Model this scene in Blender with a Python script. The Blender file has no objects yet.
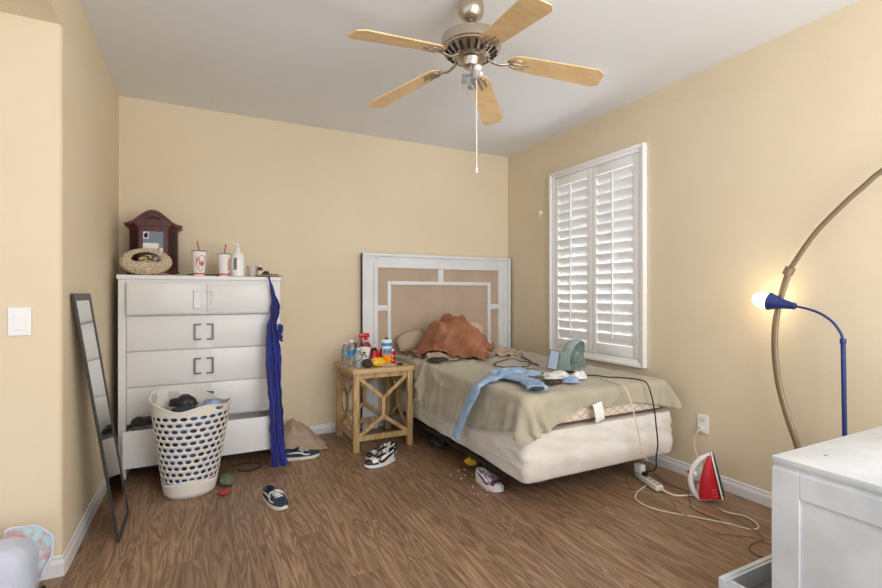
import bpy, bmesh, math, random
import numpy as np
from mathutils import Vector, Matrix, noise
from mathutils.bvhtree import BVHTree

random.seed(7)
PI = math.pi
scn = bpy.context.scene
COL = scn.collection
ORG = {}

# ------------------------------------------------------------------ materials
def _nt(name):
    m = bpy.data.materials.new(name)
    m.use_nodes = True
    nt = m.node_tree
    b = nt.nodes['Principled BSDF']
    return m, nt, b

def srgb(r, g, b):
    def f(c):
        c /= 255.0
        return c / 12.92 if c <= .04045 else ((c + .055) / 1.055) ** 2.4
    return (f(r), f(g), f(b), 1)

def mat(name, col, rough=.6, metal=0, var=.0, vscale=6, col2=None, bump=0, bscale=40, spec=.5, alpha=None, trans=0, stretch=None, emis=None, sheen=0, detail=4):
    m, nt, b = _nt(name)
    b.inputs['Base Color'].default_value = col
    b.inputs['Roughness'].default_value = rough
    b.inputs['Metallic'].default_value = metal
    b.inputs['Specular IOR Level'].default_value = spec
    if trans:
        b.inputs['Transmission Weight'].default_value = trans
    if sheen:
        b.inputs['Sheen Weight'].default_value = sheen
    if alpha is not None:
        b.inputs['Alpha'].default_value = alpha
    if emis:
        b.inputs['Emission Color'].default_value = emis[0]
        b.inputs['Emission Strength'].default_value = emis[1]
    tc = nt.nodes.new('ShaderNodeTexCoord')
    mp = nt.nodes.new('ShaderNodeMapping')
    if stretch:
        mp.inputs['Scale'].default_value = stretch
    nt.links.new(tc.outputs['Object'], mp.inputs['Vector'])
    if var or col2:
        n = nt.nodes.new('ShaderNodeTexNoise')
        n.inputs['Scale'].default_value = vscale
        n.inputs['Detail'].default_value = detail
        nt.links.new(mp.outputs['Vector'], n.inputs['Vector'])
        r = nt.nodes.new('ShaderNodeValToRGB')
        c2 = col2 if col2 else tuple(c * (1 - var) for c in col[:3]) + (1,)
        r.color_ramp.elements[0].position = .35
        r.color_ramp.elements[1].position = .62
        r.color_ramp.elements[0].color = c2
        r.color_ramp.elements[1].color = col
        nt.links.new(n.outputs['Fac'], r.inputs['Fac'])
        nt.links.new(r.outputs['Color'], b.inputs['Base Color'])
    if bump:
        n2 = nt.nodes.new('ShaderNodeTexNoise')
        n2.inputs['Scale'].default_value = bscale
        n2.inputs['Detail'].default_value = 3
        nt.links.new(mp.outputs['Vector'], n2.inputs['Vector'])
        bp = nt.nodes.new('ShaderNodeBump')
        bp.inputs['Strength'].default_value = bump
        bp.inputs['Distance'].default_value = .01
        nt.links.new(n2.outputs['Fac'], bp.inputs['Height'])
        nt.links.new(bp.outputs['Normal'], b.inputs['Normal'])
    return m

def wall_mat(name, c, c2, stain=None):
    """painted drywall: soft mottling, orange-peel bump, faint stains low down"""
    m, nt, b = _nt(name)
    N, L = nt.nodes.new, nt.links.new
    tc = N('ShaderNodeTexCoord')
    n = N('ShaderNodeTexNoise'); n.inputs['Scale'].default_value = 1.1; n.inputs['Detail'].default_value = 5
    L(tc.outputs['Object'], n.inputs['Vector'])
    r = N('ShaderNodeValToRGB')
    r.color_ramp.elements[0].position = .3; r.color_ramp.elements[0].color = c2
    r.color_ramp.elements[1].position = .65; r.color_ramp.elements[1].color = c
    L(n.outputs['Fac'], r.inputs['Fac'])
    out = r.outputs['Color']
    if stain:
        n3 = N('ShaderNodeTexNoise'); n3.inputs['Scale'].default_value = 9; n3.inputs['Detail'].default_value = 6
        L(tc.outputs['Object'], n3.inputs['Vector'])
        r3 = N('ShaderNodeValToRGB')
        r3.color_ramp.elements[0].position = .66; r3.color_ramp.elements[0].color = (0, 0, 0, 1)
        r3.color_ramp.elements[1].position = .8; r3.color_ramp.elements[1].color = (.2, .2, .2, 1)
        L(n3.outputs['Fac'], r3.inputs['Fac'])
        mx = N('ShaderNodeMixRGB'); mx.inputs['Color2'].default_value = stain
        L(r3.outputs['Color'], mx.inputs['Fac']); L(out, mx.inputs['Color1'])
        out = mx.outputs['Color']
    L(out, b.inputs['Base Color'])
    b.inputs['Roughness'].default_value = .75
    b.inputs['Specular IOR Level'].default_value = .25
    n2 = N('ShaderNodeTexNoise'); n2.inputs['Scale'].default_value = 90
    L(tc.outputs['Object'], n2.inputs['Vector'])
    bp = N('ShaderNodeBump'); bp.inputs['Strength'].default_value = .12; bp.inputs['Distance'].default_value = .004
    L(n2.outputs['Fac'], bp.inputs['Height']); L(bp.outputs['Normal'], b.inputs['Normal'])
    return m

def floor_mat():
    m, nt, b = _nt('laminate_planks')
    N, L = nt.nodes.new, nt.links.new
    tc = N('ShaderNodeTexCoord')
    sep = N('ShaderNodeSeparateXYZ'); L(tc.outputs['Object'], sep.inputs[0])
    cmb = N('ShaderNodeCombineXYZ')
    L(sep.outputs['Y'], cmb.inputs['X']); L(sep.outputs['X'], cmb.inputs['Y'])
    br = N('ShaderNodeTexBrick')
    br.inputs['Scale'].default_value = 1
    br.inputs['Brick Width'].default_value = 1.25
    br.inputs['Row Height'].default_value = .145
    br.inputs['Mortar Size'].default_value = .0016
    br.inputs['Mortar Smooth'].default_value = .3
    br.offset = .37; br.offset_frequency = 2
    br.inputs['Color1'].default_value = (0, 0, 0, 1)
    br.inputs['Color2'].default_value = (1, 1, 1, 1)
    br.inputs['Mortar'].default_value = (.5, .5, .5, 1)
    L(cmb.outputs[0], br.inputs['Vector'])
    # per plank random offset of the grain
    off = N('ShaderNodeVectorMath'); off.operation = 'MULTIPLY'; off.inputs[1].default_value = (7.3, 31.7, 5)
    L(br.outputs['Color'], off.inputs[0])
    add = N('ShaderNodeVectorMath'); L(tc.outputs['Object'], add.inputs[0]); L(off.outputs[0], add.inputs[1])
    mp = N('ShaderNodeMapping'); mp.inputs['Scale'].default_value = (9, .9, 1)
    L(add.outputs[0], mp.inputs['Vector'])
    n1 = N('ShaderNodeTexNoise'); n1.inputs['Scale'].default_value = 1.3; n1.inputs['Detail'].default_value = 2
    n1.inputs['Distortion'].default_value = .6
    L(mp.outputs[0], n1.inputs['Vector'])
    # cathedral rings
    mul = N('ShaderNodeMath'); mul.operation = 'MULTIPLY'; mul.inputs[1].default_value = 20
    L(n1.outputs['Fac'], mul.inputs[0])
    fr = N('ShaderNodeMath'); fr.operation = 'PINGPONG'; fr.inputs[1].default_value = 1
    L(mul.outputs[0], fr.inputs[0])
    mp2 = N('ShaderNodeMapping'); mp2.inputs['Scale'].default_value = (120, 5, 1)
    L(add.outputs[0], mp2.inputs['Vector'])
    n2 = N('ShaderNodeTexNoise'); n2.inputs['Scale'].default_value = 1; n2.inputs['Detail'].default_value = 4
    L(mp2.outputs[0], n2.inputs['Vector'])
    mx = N('ShaderNodeMixRGB'); mx.inputs['Fac'].default_value = .66
    L(fr.outputs[0], mx.inputs['Color1']); L(n2.outputs['Fac'], mx.inputs['Color2'])
    r = N('ShaderNodeValToRGB')
    e = r.color_ramp.elements
    e[0].position = .22; e[0].color = srgb(106, 82, 63)
    e[1].position = .74; e[1].color = srgb(162, 133, 107)
    e.new(.5).color = srgb(138, 110, 86)
    L(mx.outputs['Color'], r.inputs['Fac'])
    # plank to plank tone
    t = N('ShaderNodeMapRange'); t.inputs['To Min'].default_value = .84; t.inputs['To Max'].default_value = 1.12
    L(br.outputs['Color'], t.inputs['Value'])
    hs = N('ShaderNodeHueSaturation'); L(t.outputs[0], hs.inputs['Value']); L(r.outputs['Color'], hs.inputs['Color'])
    # seams
    dk = N('ShaderNodeMixRGB'); dk.inputs['Color2'].default_value = srgb(70, 48, 36)
    sm = N('ShaderNodeMath'); sm.operation = 'MULTIPLY'; sm.inputs[1].default_value = .55
    L(br.outputs['Fac'], sm.inputs[0]); L(sm.outputs[0], dk.inputs['Fac']); L(hs.outputs[0], dk.inputs['Color1'])
    L(dk.outputs[0], b.inputs['Base Color'])
    b.inputs['Roughness'].default_value = .42
    b.inputs['Specular IOR Level'].default_value = .35
    bp = N('ShaderNodeBump'); bp.inputs['Strength'].default_value = .15; bp.inputs['Distance'].default_value = .003
    L(n2.outputs['Fac'], bp.inputs['Height']); L(bp.outputs[0], b.inputs['Normal'])
    return m

def blade_mat():
    m = mat('blade_maple', srgb(226, 196, 148), .45, col2=srgb(214, 180, 130), vscale=4, stretch=(2, 5, 1))
    return m

def quilt_mat():
    """cream ticking with a diamond quilting grid"""
    m, nt, b = _nt('mattress_ticking')
    N, L = nt.nodes.new, nt.links.new
    tc = N('ShaderNodeTexCoord'); sep = N('ShaderNodeSeparateXYZ'); L(tc.outputs['Object'], sep.inputs[0])
    s = N('ShaderNodeMath'); s.operation = 'ADD'; L(sep.outputs['X'], s.inputs[0]); L(sep.outputs['Y'], s.inputs[1])
    res = []
    for sg in (1.7, -1.7):
        z = N('ShaderNodeMath'); z.operation = 'MULTIPLY_ADD'; z.inputs[1].default_value = sg
        L(sep.outputs['Z'], z.inputs[0]); L(s.outputs[0], z.inputs[2])
        k = N('ShaderNodeMath'); k.operation = 'MULTIPLY'; k.inputs[1].default_value = 13; L(z.outputs[0], k.inputs[0])
        p = N('ShaderNodeMath'); p.operation = 'PINGPONG'; p.inputs[1].default_value = .5; L(k.outputs[0], p.inputs[0])
        res.append(p)
    mn = N('ShaderNodeMath'); mn.operation = 'MINIMUM'; L(res[0].outputs[0], mn.inputs[0]); L(res[1].outputs[0], mn.inputs[1])
    r = N('ShaderNodeValToRGB')
    r.color_ramp.elements[0].position = .0; r.color_ramp.elements[0].color = srgb(178, 160, 138)
    r.color_ramp.elements[1].position = .12; r.color_ramp.elements[1].color = srgb(226, 214, 196)
    L(mn.outputs[0], r.inputs['Fac']); L(r.outputs[0], b.inputs['Base Color'])
    b.inputs['Roughness'].default_value = .8
    bp = N('ShaderNodeBump'); bp.inputs['Strength'].default_value = .6; bp.inputs['Distance'].default_value = .01
    L(mn.outputs[0], bp.inputs['Height']); L(bp.outputs[0], b.inputs['Normal'])
    return m

def weave_mat():
    m, nt, b = _nt('braided_straw')
    N, L = nt.nodes.new, nt.links.new
    tc = N('ShaderNodeTexCoord')
    v = N('ShaderNodeTexVoronoi'); v.inputs['Scale'].default_value = 75
    mp = N('ShaderNodeMapping'); mp.inputs['Scale'].default_value = (1, 1, 1.8); mp.inputs['Rotation'].default_value = (0, .6, 0)
    L(tc.outputs['Object'], mp.inputs[0]); L(mp.outputs[0], v.inputs['Vector'])
    r = N('ShaderNodeValToRGB')
    r.color_ramp.elements[0].position = .0; r.color_ramp.elements[0].color = srgb(240, 228, 204)
    r.color_ramp.elements[1].position = .75; r.color_ramp.elements[1].color = srgb(176, 156, 124)
    L(v.outputs['Distance'], r.inputs['Fac']); L(r.outputs[0], b.inputs['Base Color'])
    bp = N('ShaderNodeBump'); bp.invert = True; bp.inputs['Strength'].default_value = .9; bp.inputs['Distance'].default_value = .008
    L(v.outputs['Distance'], bp.inputs['Height']); L(bp.outputs[0], b.inputs['Normal'])
    b.inputs['Roughness'].default_value = .8
    return m

M = dict(
    wall=wall_mat('cream_wall_paint', srgb(224, 210, 184), srgb(219, 204, 176)),
    wallr=wall_mat('cream_wall_paint_right', srgb(223, 209, 182), srgb(217, 202, 174), stain=srgb(186, 155, 112)),
    ceil=wall_mat('ceiling_paint', srgb(230, 232, 235), srgb(226, 228, 232)),
    trim=mat('trim_white', srgb(226, 226, 228), .45, var=.06, vscale=5),
    floor=floor_mat(),
    white=mat('white_lacquer', srgb(226, 226, 226), .38, var=.05, vscale=4, bump=.05),
    whitew=mat('worn_white_paint', srgb(222, 224, 226), .45, col2=srgb(214, 216, 217), vscale=4, bump=.06, bscale=15, stretch=(1, 3, 1)),
    chest=mat('scuffed_white_paint', srgb(216, 221, 226), .42, col2=srgb(196, 202, 208), vscale=5, bump=.15, bscale=18, detail=8),
    shutter=mat('shutter_white', srgb(240, 240, 240), .4),
    dark=mat('dark_gap', srgb(26, 22, 20), .9),
    iron=mat('dark_metal', srgb(60, 54, 48), .5, metal=.7),
    pewter=mat('pewter_handle', srgb(105, 102, 98), .35, metal=.8),
    nickel=mat('brushed_nickel', srgb(196, 186, 172), .26, metal=1, bump=.03, bscale=80),
    blade=blade_mat(),
    oak=mat('pale_oak', srgb(196, 166, 118), .6, col2=srgb(160, 128, 82), vscale=5, stretch=(9, 9, 1.2), bump=.2, bscale=30),
    oaktop=mat('pale_oak_top', srgb(196, 168, 128), .55, col2=srgb(176, 146, 104), vscale=4, stretch=(1.5, 12, 1)),
    sheet=mat('sage_sheet', srgb(178, 170, 150), .9, col2=srgb(162, 156, 138), vscale=3, bump=.12, bscale=60, sheen=.2, spec=.15),
    spring=mat('white_box_cover', srgb(222, 218, 213), .85, col2=srgb(212, 203, 192), vscale=4, bump=.15, bscale=30, spec=.2),
    ticking=quilt_mat(),
    piping=mat('brown_piping', srgb(88, 66, 52), .8),
    blanket=mat('rust_fleece', srgb(168, 116, 88), .95, col2=srgb(140, 92, 66), vscale=5, bump=.12, bscale=120, sheen=.1, spec=.1),
    beige=mat('beige_linen', srgb(186, 166, 146), .9, var=.1, bump=.2, bscale=90, spec=.15),
    pillow=mat('cream_pillow', srgb(214, 192, 160), .9, var=.08, vscale=7, spec=.2),
    denim=mat('light_denim', srgb(160, 182, 208), .85, col2=srgb(130, 156, 190), vscale=16, bump=.3, bscale=140, spec=.15),
    whitecloth=mat('white_cotton', srgb(226, 224, 226), .9, var=.06, vscale=12, bump=.2, bscale=50),
    linen_panel=mat('taupe_linen_panel', srgb(190, 170, 150), .9, col2=srgb(180, 160, 141), vscale=3, bump=.25, bscale=200, spec=.15),
    cherry=mat('cherry_wood', srgb(92, 38, 32), .3, col2=srgb(64, 24, 22), vscale=3, stretch=(10, 10, 1)),
    cherryd=mat('cherry_dark', srgb(38, 18, 16), .5),  # darker cherry tone of the cabinet side panels
    mirror=mat('mirror_glass', srgb(225, 228, 228), .02, metal=1),
    smoked=mat('smoked_mirror', srgb(110, 114, 118), .08, metal=.8),
    frame=mat('charcoal_frame', srgb(62, 60, 58), .4, metal=.3),
    straw=weave_mat(),
    paper=mat('paper_white', srgb(232, 230, 228), .8),
    red=mat('glossy_red', srgb(196, 28, 44), .3),
    darkred=mat('deep_red', srgb(140, 26, 40), .3),
    glass=mat('clear_plastic', srgb(235, 242, 245), .12, trans=.85, spec=.4),
    tumbler=mat('frosted_glass', srgb(232, 226, 218), .2, trans=.7),
    plastic=mat('white_plastic', srgb(236, 236, 236), .35),
    offwhite=mat('ivory_plastic', srgb(226, 222, 208), .4),
    basket=mat('basket_plastic', srgb(224, 219, 210), .4, var=.05),
    blue=mat('royal_blue_satin', srgb(16, 34, 142), .6, col2=srgb(8, 20, 98), vscale=8, stretch=(3, 3, .5), sheen=.2),
    lampblue=mat('navy_enamel', srgb(30, 50, 110), .35),
    brownarc=mat('bronze_arc', srgb(142, 124, 100), .35, metal=.5),
    bulb=mat('lit_bulb', srgb(255, 240, 210), .3, emis=(srgb(255, 228, 186), 20)),
    teal=mat('seafoam_plastic', srgb(146, 166, 160), .4),
    tealdk=mat('seafoam_dark', srgb(34, 44, 44), .6),
    black=mat('black_rubber', srgb(28, 27, 28), .6),
    navy=mat('navy_canvas', srgb(48, 58, 78), .85, var=.2, vscale=30),
    blackleather=mat('black_leather', srgb(30, 30, 33), .45),
    whiteleather=mat('white_leather', srgb(232, 230, 226), .45, var=.06, vscale=20),
    gum=mat('off_white_rubber', srgb(222, 216, 204), .6, var=.08, vscale=20),
    purple=mat('purple_mesh', srgb(112, 58, 120), .6),
    greyfoam=mat('grey_lining', srgb(120, 120, 124), .9),
    yellow=mat('yellow_wrapper', srgb(238, 208, 60), .4, col2=srgb(214, 170, 40), vscale=25),
    orange=mat('orange_drink', srgb(246, 150, 20), .15),
    bluelabel=mat('blue_label', srgb(40, 140, 205), .4),
    brown=mat('amber_brown', srgb(96, 52, 30), .3),
    crumbs=mat('brown_crumbs', srgb(126, 80, 42), .8, col2=srgb(60, 36, 22), vscale=60),
    darkbrown=mat('dark_brown_fabric', srgb(66, 50, 42), .7, col2=srgb(34, 27, 24), vscale=30, bump=.4),
    cordw=mat('white_cord', srgb(222, 212, 194), .5),
    cordt=mat('tan_cord', srgb(160, 140, 108), .5),
    cordb=mat('black_cord', srgb(30, 28, 28), .5),
    cordg=mat('olive_cord', srgb(104, 88, 66), .6),
    screen=mat('lit_phone_screen', srgb(120, 134, 150), .15, emis=(srgb(190, 220, 240), .12)),
    green=mat('sage_green_cotton', srgb(112, 122, 96), .9, var=.15, vscale=20),
    bagblue=mat('pastel_blue_nylon', srgb(190, 204, 222), .7, col2=srgb(200, 200, 218), vscale=6, bump=.1),
    bagin=mat('aqua_floral_lining', srgb(176, 206, 208), .8, col2=srgb(196, 146, 150), vscale=34, detail=1),
    pink=mat('hot_pink', srgb(222, 40, 100), .5),
    greyin=mat('drawer_floor_shade', srgb(118, 120, 126), .8),  # shade on the drawer floor, put into the colour as grey
    leopard=mat('leopard_print', srgb(214, 190, 140), .7, col2=srgb(40, 28, 20), vscale=55, detail=0),
    laundry=mat('laundry_blue_mix', srgb(70, 110, 170), .9, col2=srgb(24, 26, 40), vscale=14, detail=2),
    cleargrey=mat('clear_bag_film', srgb(205, 205, 205), .15, trans=.6),
    darkglass=mat('cola_dark', srgb(40, 18, 14), .15),
    silver=mat('aluminium', srgb(190, 192, 196), .3, metal=.9),
    skyglass=mat('window_glass', srgb(245, 250, 252), .02, trans=1),
)

# ------------------------------------------------------------------ mesh builder
class MB:
    def __init__(s):
        s.v, s.f, s.m = [], [], []
    def add(s, vs, fs, mi=0):
        b = len(s.v)
        s.v += [tuple(x) for x in vs]
        for f in fs:
            s.f.append(tuple(b + i for i in f)); s.m.append(mi)
        return s
    def box(s, x0, x1, y0, y1, z0, z1, mi=0, mtx=None, bev=0):
        if bev:
            c = [(x0 + x1) / 2, (y0 + y1) / 2, (z0 + z1) / 2]
            bm = bmesh.new()
            bmesh.ops.create_cube(bm, size=1)
            for v in bm.verts:
                v.co = Vector((c[0] + v.co.x * (x1 - x0), c[1] + v.co.y * (y1 - y0), c[2] + v.co.z * (z1 - z0)))
            bmesh.ops.bevel(bm, geom=bm.edges[:], offset=bev, segments=2, profile=.5, affect='EDGES')
            bm.verts.index_update()
            vs = [v.co.copy() for v in bm.verts]
            fs = [[v.index for v in f.verts] for f in bm.faces]
            bm.free()
        else:
            vs = [Vector(p) for p in ((x0, y0, z0), (x1, y0, z0), (x1, y1, z0), (x0, y1, z0), (x0, y0, z1), (x1, y0, z1), (x1, y1, z1), (x0, y1, z1))]
            fs = [(0, 3, 2, 1), (4, 5, 6, 7), (0, 1, 5, 4), (1, 2, 6, 5), (2, 3, 7, 6), (3, 0, 4, 7)]
        if mtx is not None:
            vs = [mtx @ v for v in vs]
        return s.add(vs, fs, mi)
    def bar(s, p0, p1, w, t, up=(0, 0, 1), mi=0, bev=0):
        """rectangular bar from p0 to p1, width w (sideways), thickness t (along up)"""
        p0, p1 = Vector(p0), Vector(p1)
        d = (p1 - p0); L = d.length; d.normalize()
        side = d.cross(Vector(up)).normalized(); u = side.cross(d)
        mt = Matrix(((d.x, side.x, u.x, p0.x), (d.y, side.y, u.y, p0.y), (d.z, side.z, u.z, p0.z), (0, 0, 0, 1)))
        return s.box(0, L, -w / 2, w / 2, -t / 2, t / 2, mi, mt, bev)
    def tube(s, pts, r, n=8, mi=0, caps=True, closed=False, flat=1.0, up=(0, 0, 1)):
        pts = [Vector(p) for p in pts]
        N = len(pts)
        R = r if isinstance(r, (list, tuple)) else [r] * N
        rings = []
        prev = None
        for i, p in enumerate(pts):
            if closed:
                t = pts[(i + 1) % N] - pts[i - 1]
            else:
                t = pts[min(i + 1, N - 1)] - pts[max(i - 1, 0)]
            if t.length < 1e-9: t = Vector((0, 0, 1))
            t.normalize()
            if prev is None:
                a = Vector(up)
                if abs(t.dot(a)) > .95: a = Vector((1, 0, 0))
                nrm = (a - t * a.dot(t)).normalized()
            else:
                nrm = (prev - t * prev.dot(t))
                nrm = nrm.normalized() if nrm.length > 1e-6 else Vector((1, 0, 0))
            prev = nrm
            bn = t.cross(nrm)
            rings.append([p + (nrm * math.cos(2 * PI * k / n) * flat + bn * math.sin(2 * PI * k / n)) * R[i] for k in range(n)])
        vs = [v for rg in rings for v in rg]
        fs = []
        M_ = N if closed else N - 1
        for i in range(M_):
            j = (i + 1) % N
            for k in range(n):
                k2 = (k + 1) % n
                fs.append((i * n + k, i * n + k2, j * n + k2, j * n + k))
        if caps and not closed:
            fs.append(tuple(range(n - 1, -1, -1)))
            fs.append(tuple((N - 1) * n + k for k in range(n)))
        return s.add(vs, fs, mi)
    def lathe(s, prof, c=(0, 0, 0), n=24, mi=0, mtx=None, cap=True):
        """profile [(r, z), ...] about z"""
        vs, fs = [], []
        for (r, z) in prof:
            for k in range(n):
                a = 2 * PI * k / n
                vs.append(Vector((r * math.cos(a), r * math.sin(a), z)))
        for i in range(len(prof) - 1):
            for k in range(n):
                k2 = (k + 1) % n
                fs.append((i * n + k, i * n + k2, (i + 1) * n + k2, (i + 1) * n + k))
        if cap:
            if prof[0][0] > 1e-5: fs.append(tuple(range(n - 1, -1, -1)))
            if prof[-1][0] > 1e-5: fs.append(tuple((len(prof) - 1) * n + k for k in range(n)))
        if mtx is not None: vs = [mtx @ v for v in vs]
        vs = [v + Vector(c) for v in vs]
        return s.add(vs, fs, mi)
    def ell(s, c, r, n=20, m=12, mi=0, mtx=None, fn=None):
        vs, fs = [], []
        for i in range(m + 1):
            th = PI * i / m
            for k in range(n):
                a = 2 * PI * k / n
                d = Vector((math.sin(th) * math.cos(a), math.sin(th) * math.sin(a), math.cos(th)))
                q = Vector((d.x * r[0], d.y * r[1], d.z * r[2]))
                if fn: q = fn(q, d)
                if mtx is not None: q = mtx @ q
                vs.append(q + Vector(c))
        for i in range(m):
            for k in range(n):
                k2 = (k + 1) % n
                fs.append((i * n + k, (i + 1) * n + k, (i + 1) * n + k2, i * n + k2))
        return s.add(vs, fs, mi)
    def grid(s, fn, nu, nv, mi=0):
        vs = [fn(i / (nu - 1), j / (nv - 1)) for i in range(nu) for j in range(nv)]
        fs = [(i * nv + j, (i + 1) * nv + j, (i + 1) * nv + j + 1, i * nv + j + 1) for i in range(nu - 1) for j in range(nv - 1)]
        return s.add(vs, fs, mi)
    def prism(s, poly, h0, h1, axis='z', mi=0, mtx=None):
        n = len(poly)
        def mk(a, b, h):
            return {'z': (a, b, h), 'y': (a, h, b), 'x': (h, a, b)}[axis]
        vs = [Vector(mk(a, b, h0)) for a, b in poly] + [Vector(mk(a, b, h1)) for a, b in poly]
        if mtx is not None: vs = [mtx @ v for v in vs]
        fs = [tuple(range(n - 1, -1, -1)), tuple(range(n, 2 * n))] + [(i, (i + 1) % n, n + (i + 1) % n, n + i) for i in range(n)]
        return s.add(vs, fs, mi)
    def build(s, name, mats, parent=None, org=None, smooth=False, mods=None, fixn=True, weld=False):
        me = bpy.data.meshes.new(name)
        o_ = Vector((0, 0, 0))
        if parent is not None: o_ = ORG.get(parent.name, Vector((0, 0, 0)))
        elif org is not None: o_ = Vector(org)
        me.from_pydata([tuple(Vector(v) - o_) for v in s.v], [], s.f)
        if not isinstance(mats, (list, tuple)): mats = [mats]
        for q in mats: me.materials.append(q)
        if len(mats) > 1:
            me.polygons.foreach_set('material_index', s.m)
        if fixn or weld:
            bm = bmesh.new(); bm.from_mesh(me)
            if weld: bmesh.ops.remove_doubles(bm, verts=bm.verts, dist=5e-5)
            if fixn: bmesh.ops.recalc_face_normals(bm, faces=bm.faces)
            bm.to_mesh(me); bm.free()
        if smooth is not False:
            me.polygons.foreach_set('use_smooth', [True] * len(me.polygons))
            if smooth is not True:
                me.set_sharp_from_angle(angle=math.radians(smooth))
        me.update()
        o = bpy.data.objects.new(name, me)
        COL.objects.link(o)
        if parent is not None:
            o.parent = parent
        else:
            o.location = o_
        ORG[o.name] = o_ if parent is not None else o_
        return o

def thing(name, label, cat, org=(0, 0, 0), group=None):
    o = bpy.data.objects.new(name, None)
    COL.objects.link(o)
    o.location = org
    o.empty_display_size = .05
    ORG[o.name] = Vector(org)
    o['label'] = label; o['category'] = cat
    if group: o['group'] = group
    return o

def tag(o, label, cat, group=None):
    o['label'] = label; o['category'] = cat
    if group: o['group'] = group
    return o

def struct(o):
    o['kind'] = 'structure'
    return o

def solidify(o, t, off=-1):
    md = o.modifiers.new('solid', 'SOLIDIFY'); md.thickness = t; md.offset = off
    return o

def subsurf(o, n=1):
    md = o.modifiers.new('sub', 'SUBSURF'); md.levels = n; md.render_levels = n
    return o

def spline(pts, n=8):
    """Catmull-Rom through the points"""
    P = [Vector(p) for p in pts]
    out = []
    for i in range(len(P) - 1):
        p0, p1, p2, p3 = P[max(i - 1, 0)], P[i], P[i + 1], P[min(i + 2, len(P) - 1)]
        for k in range(n):
            t = k / n
            out.append(.5 * ((2 * p1) + (-p0 + p2) * t + (2 * p0 - 5 * p1 + 4 * p2 - p3) * t * t + (-p0 + 3 * p1 - 3 * p2 + p3) * t ** 3))
    out.append(P[-1])
    return out

def ns(x, y, z, s=1.0):
    return noise.noise(Vector((x * s, y * s, z * s)))

# ------------------------------------------------------------------ small cloth solver (position based)
def cloth(P, rest_scale=None, collide=None, steps=220, iters=8, g=9.8, pin=None, damp=.985, fric=.6, bend=.15, dt=.012, flat=None):
    nu, nv, _ = P.shape
    F_ = (P if flat is None else flat).reshape(-1, 3)
    X = P.reshape(-1, 3).copy(); V = np.zeros_like(X)
    idx = np.arange(nu * nv).reshape(nu, nv)
    cons = []
    def addc(a, b, st, par):
        for q in (0, 1):
            sel = (par % 2 == q)
            A_, B_ = a[sel], b[sel]
            if len(A_) == 0: continue
            R_ = np.linalg.norm(F_[A_] - F_[B_], axis=1)
            if rest_scale is not None:
                rs = rest_scale.reshape(-1)
                R_ = R_ * .5 * (rs[A_] + rs[B_])
            cons.append((A_, B_, R_, st))
    I, J = np.meshgrid(np.arange(nu), np.arange(nv), indexing='ij')
    addc(idx[:-1, :], idx[1:, :], 1.0, I[:-1, :])
    addc(idx[:, :-1], idx[:, 1:], 1.0, J[:, :-1])
    addc(idx[:-1, :-1], idx[1:, 1:], .35, I[:-1, :-1])
    addc(idx[1:, :-1], idx[:-1, 1:], .35, I[1:, :-1])
    addc(idx[:-2, :], idx[2:, :], bend, I[:-2, :] // 2)
    addc(idx[:, :-2], idx[:, 2:], bend, J[:, :-2] // 2)
    W = np.ones(len(X))
    if pin is not None: W[pin.reshape(-1)] = 0
    for st in range(steps):
        V[:, 2] -= g * dt
        V *= damp
        old = X.copy()
        X = X + V * dt * W[:, None]
        for _ in range(iters):
            for A_, B_, R_, k in cons:
                d = X[B_] - X[A_]
                L = np.linalg.norm(d, axis=1) + 1e-9
                w = W[A_] + W[B_]; w[w == 0] = 1
                c = (k * (L - R_) / L / w)[:, None] * d
                X[A_] += c * W[A_][:, None]
                X[B_] -= c * W[B_][:, None]
        if collide is not None:
            Xn, hit = collide(X)
            X = np.where(W[:, None] > 0, Xn, X)
            mv = X - old
            X[hit] = old[hit] + mv[hit] * (1 - fric) if fric < 1 else X[hit]
            X2, _h = collide(X)
            X = np.where(W[:, None] > 0, X2, X)
        V = (X - old) / dt
        sp = np.linalg.norm(V, axis=1)
        V *= np.minimum(1, 3.0 / (sp + 1e-9))[:, None]
    return X.reshape(nu, nv, 3)

def push_box(X, c, h, r, th):
    """push points out of a rounded box"""
    q = X - np.array(c)
    hh = np.array(h) - r
    cl = np.clip(q, -hh, hh)
    d = q - cl
    L = np.linalg.norm(d, axis=1)
    hit = L < r + th
    out = X.copy()
    m1 = hit & (L > 1e-6)
    out[m1] = (np.array(c) + cl + d / np.maximum(L, 1e-9)[:, None] * (r + th))[m1]
    m2 = hit & (L <= 1e-6)
    if m2.any():
        qq = q[m2]; a = np.abs(qq) - np.array(h)
        ax = np.argmax(a, axis=1)
        o = X[m2].copy()
        for k in range(3):
            s_ = ax == k
            o[s_, k] = c[k] + np.sign(qq[s_, k]) * (h[k] + th)
        out[m2] = o
    return out, hit

def push_ell(X, c, r, th):
    q = (X - np.array(c)) / (np.array(r) + th)
    L = np.linalg.norm(q, axis=1)
    hit = L < 1
    out = X.copy()
    out[hit] = np.array(c) + q[hit] / np.maximum(L[hit], 1e-6)[:, None] * (np.array(r) + th)
    return out, hit

def from_grid(P, mi=0):
    nu, nv, _ = P.shape
    b = MB()
    b.add([tuple(p) for p in P.reshape(-1, 3)], [(i * nv + j, (i + 1) * nv + j, (i + 1) * nv + j + 1, i * nv + j + 1) for i in range(nu - 1) for j in range(nv - 1)], mi)
    return b

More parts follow.
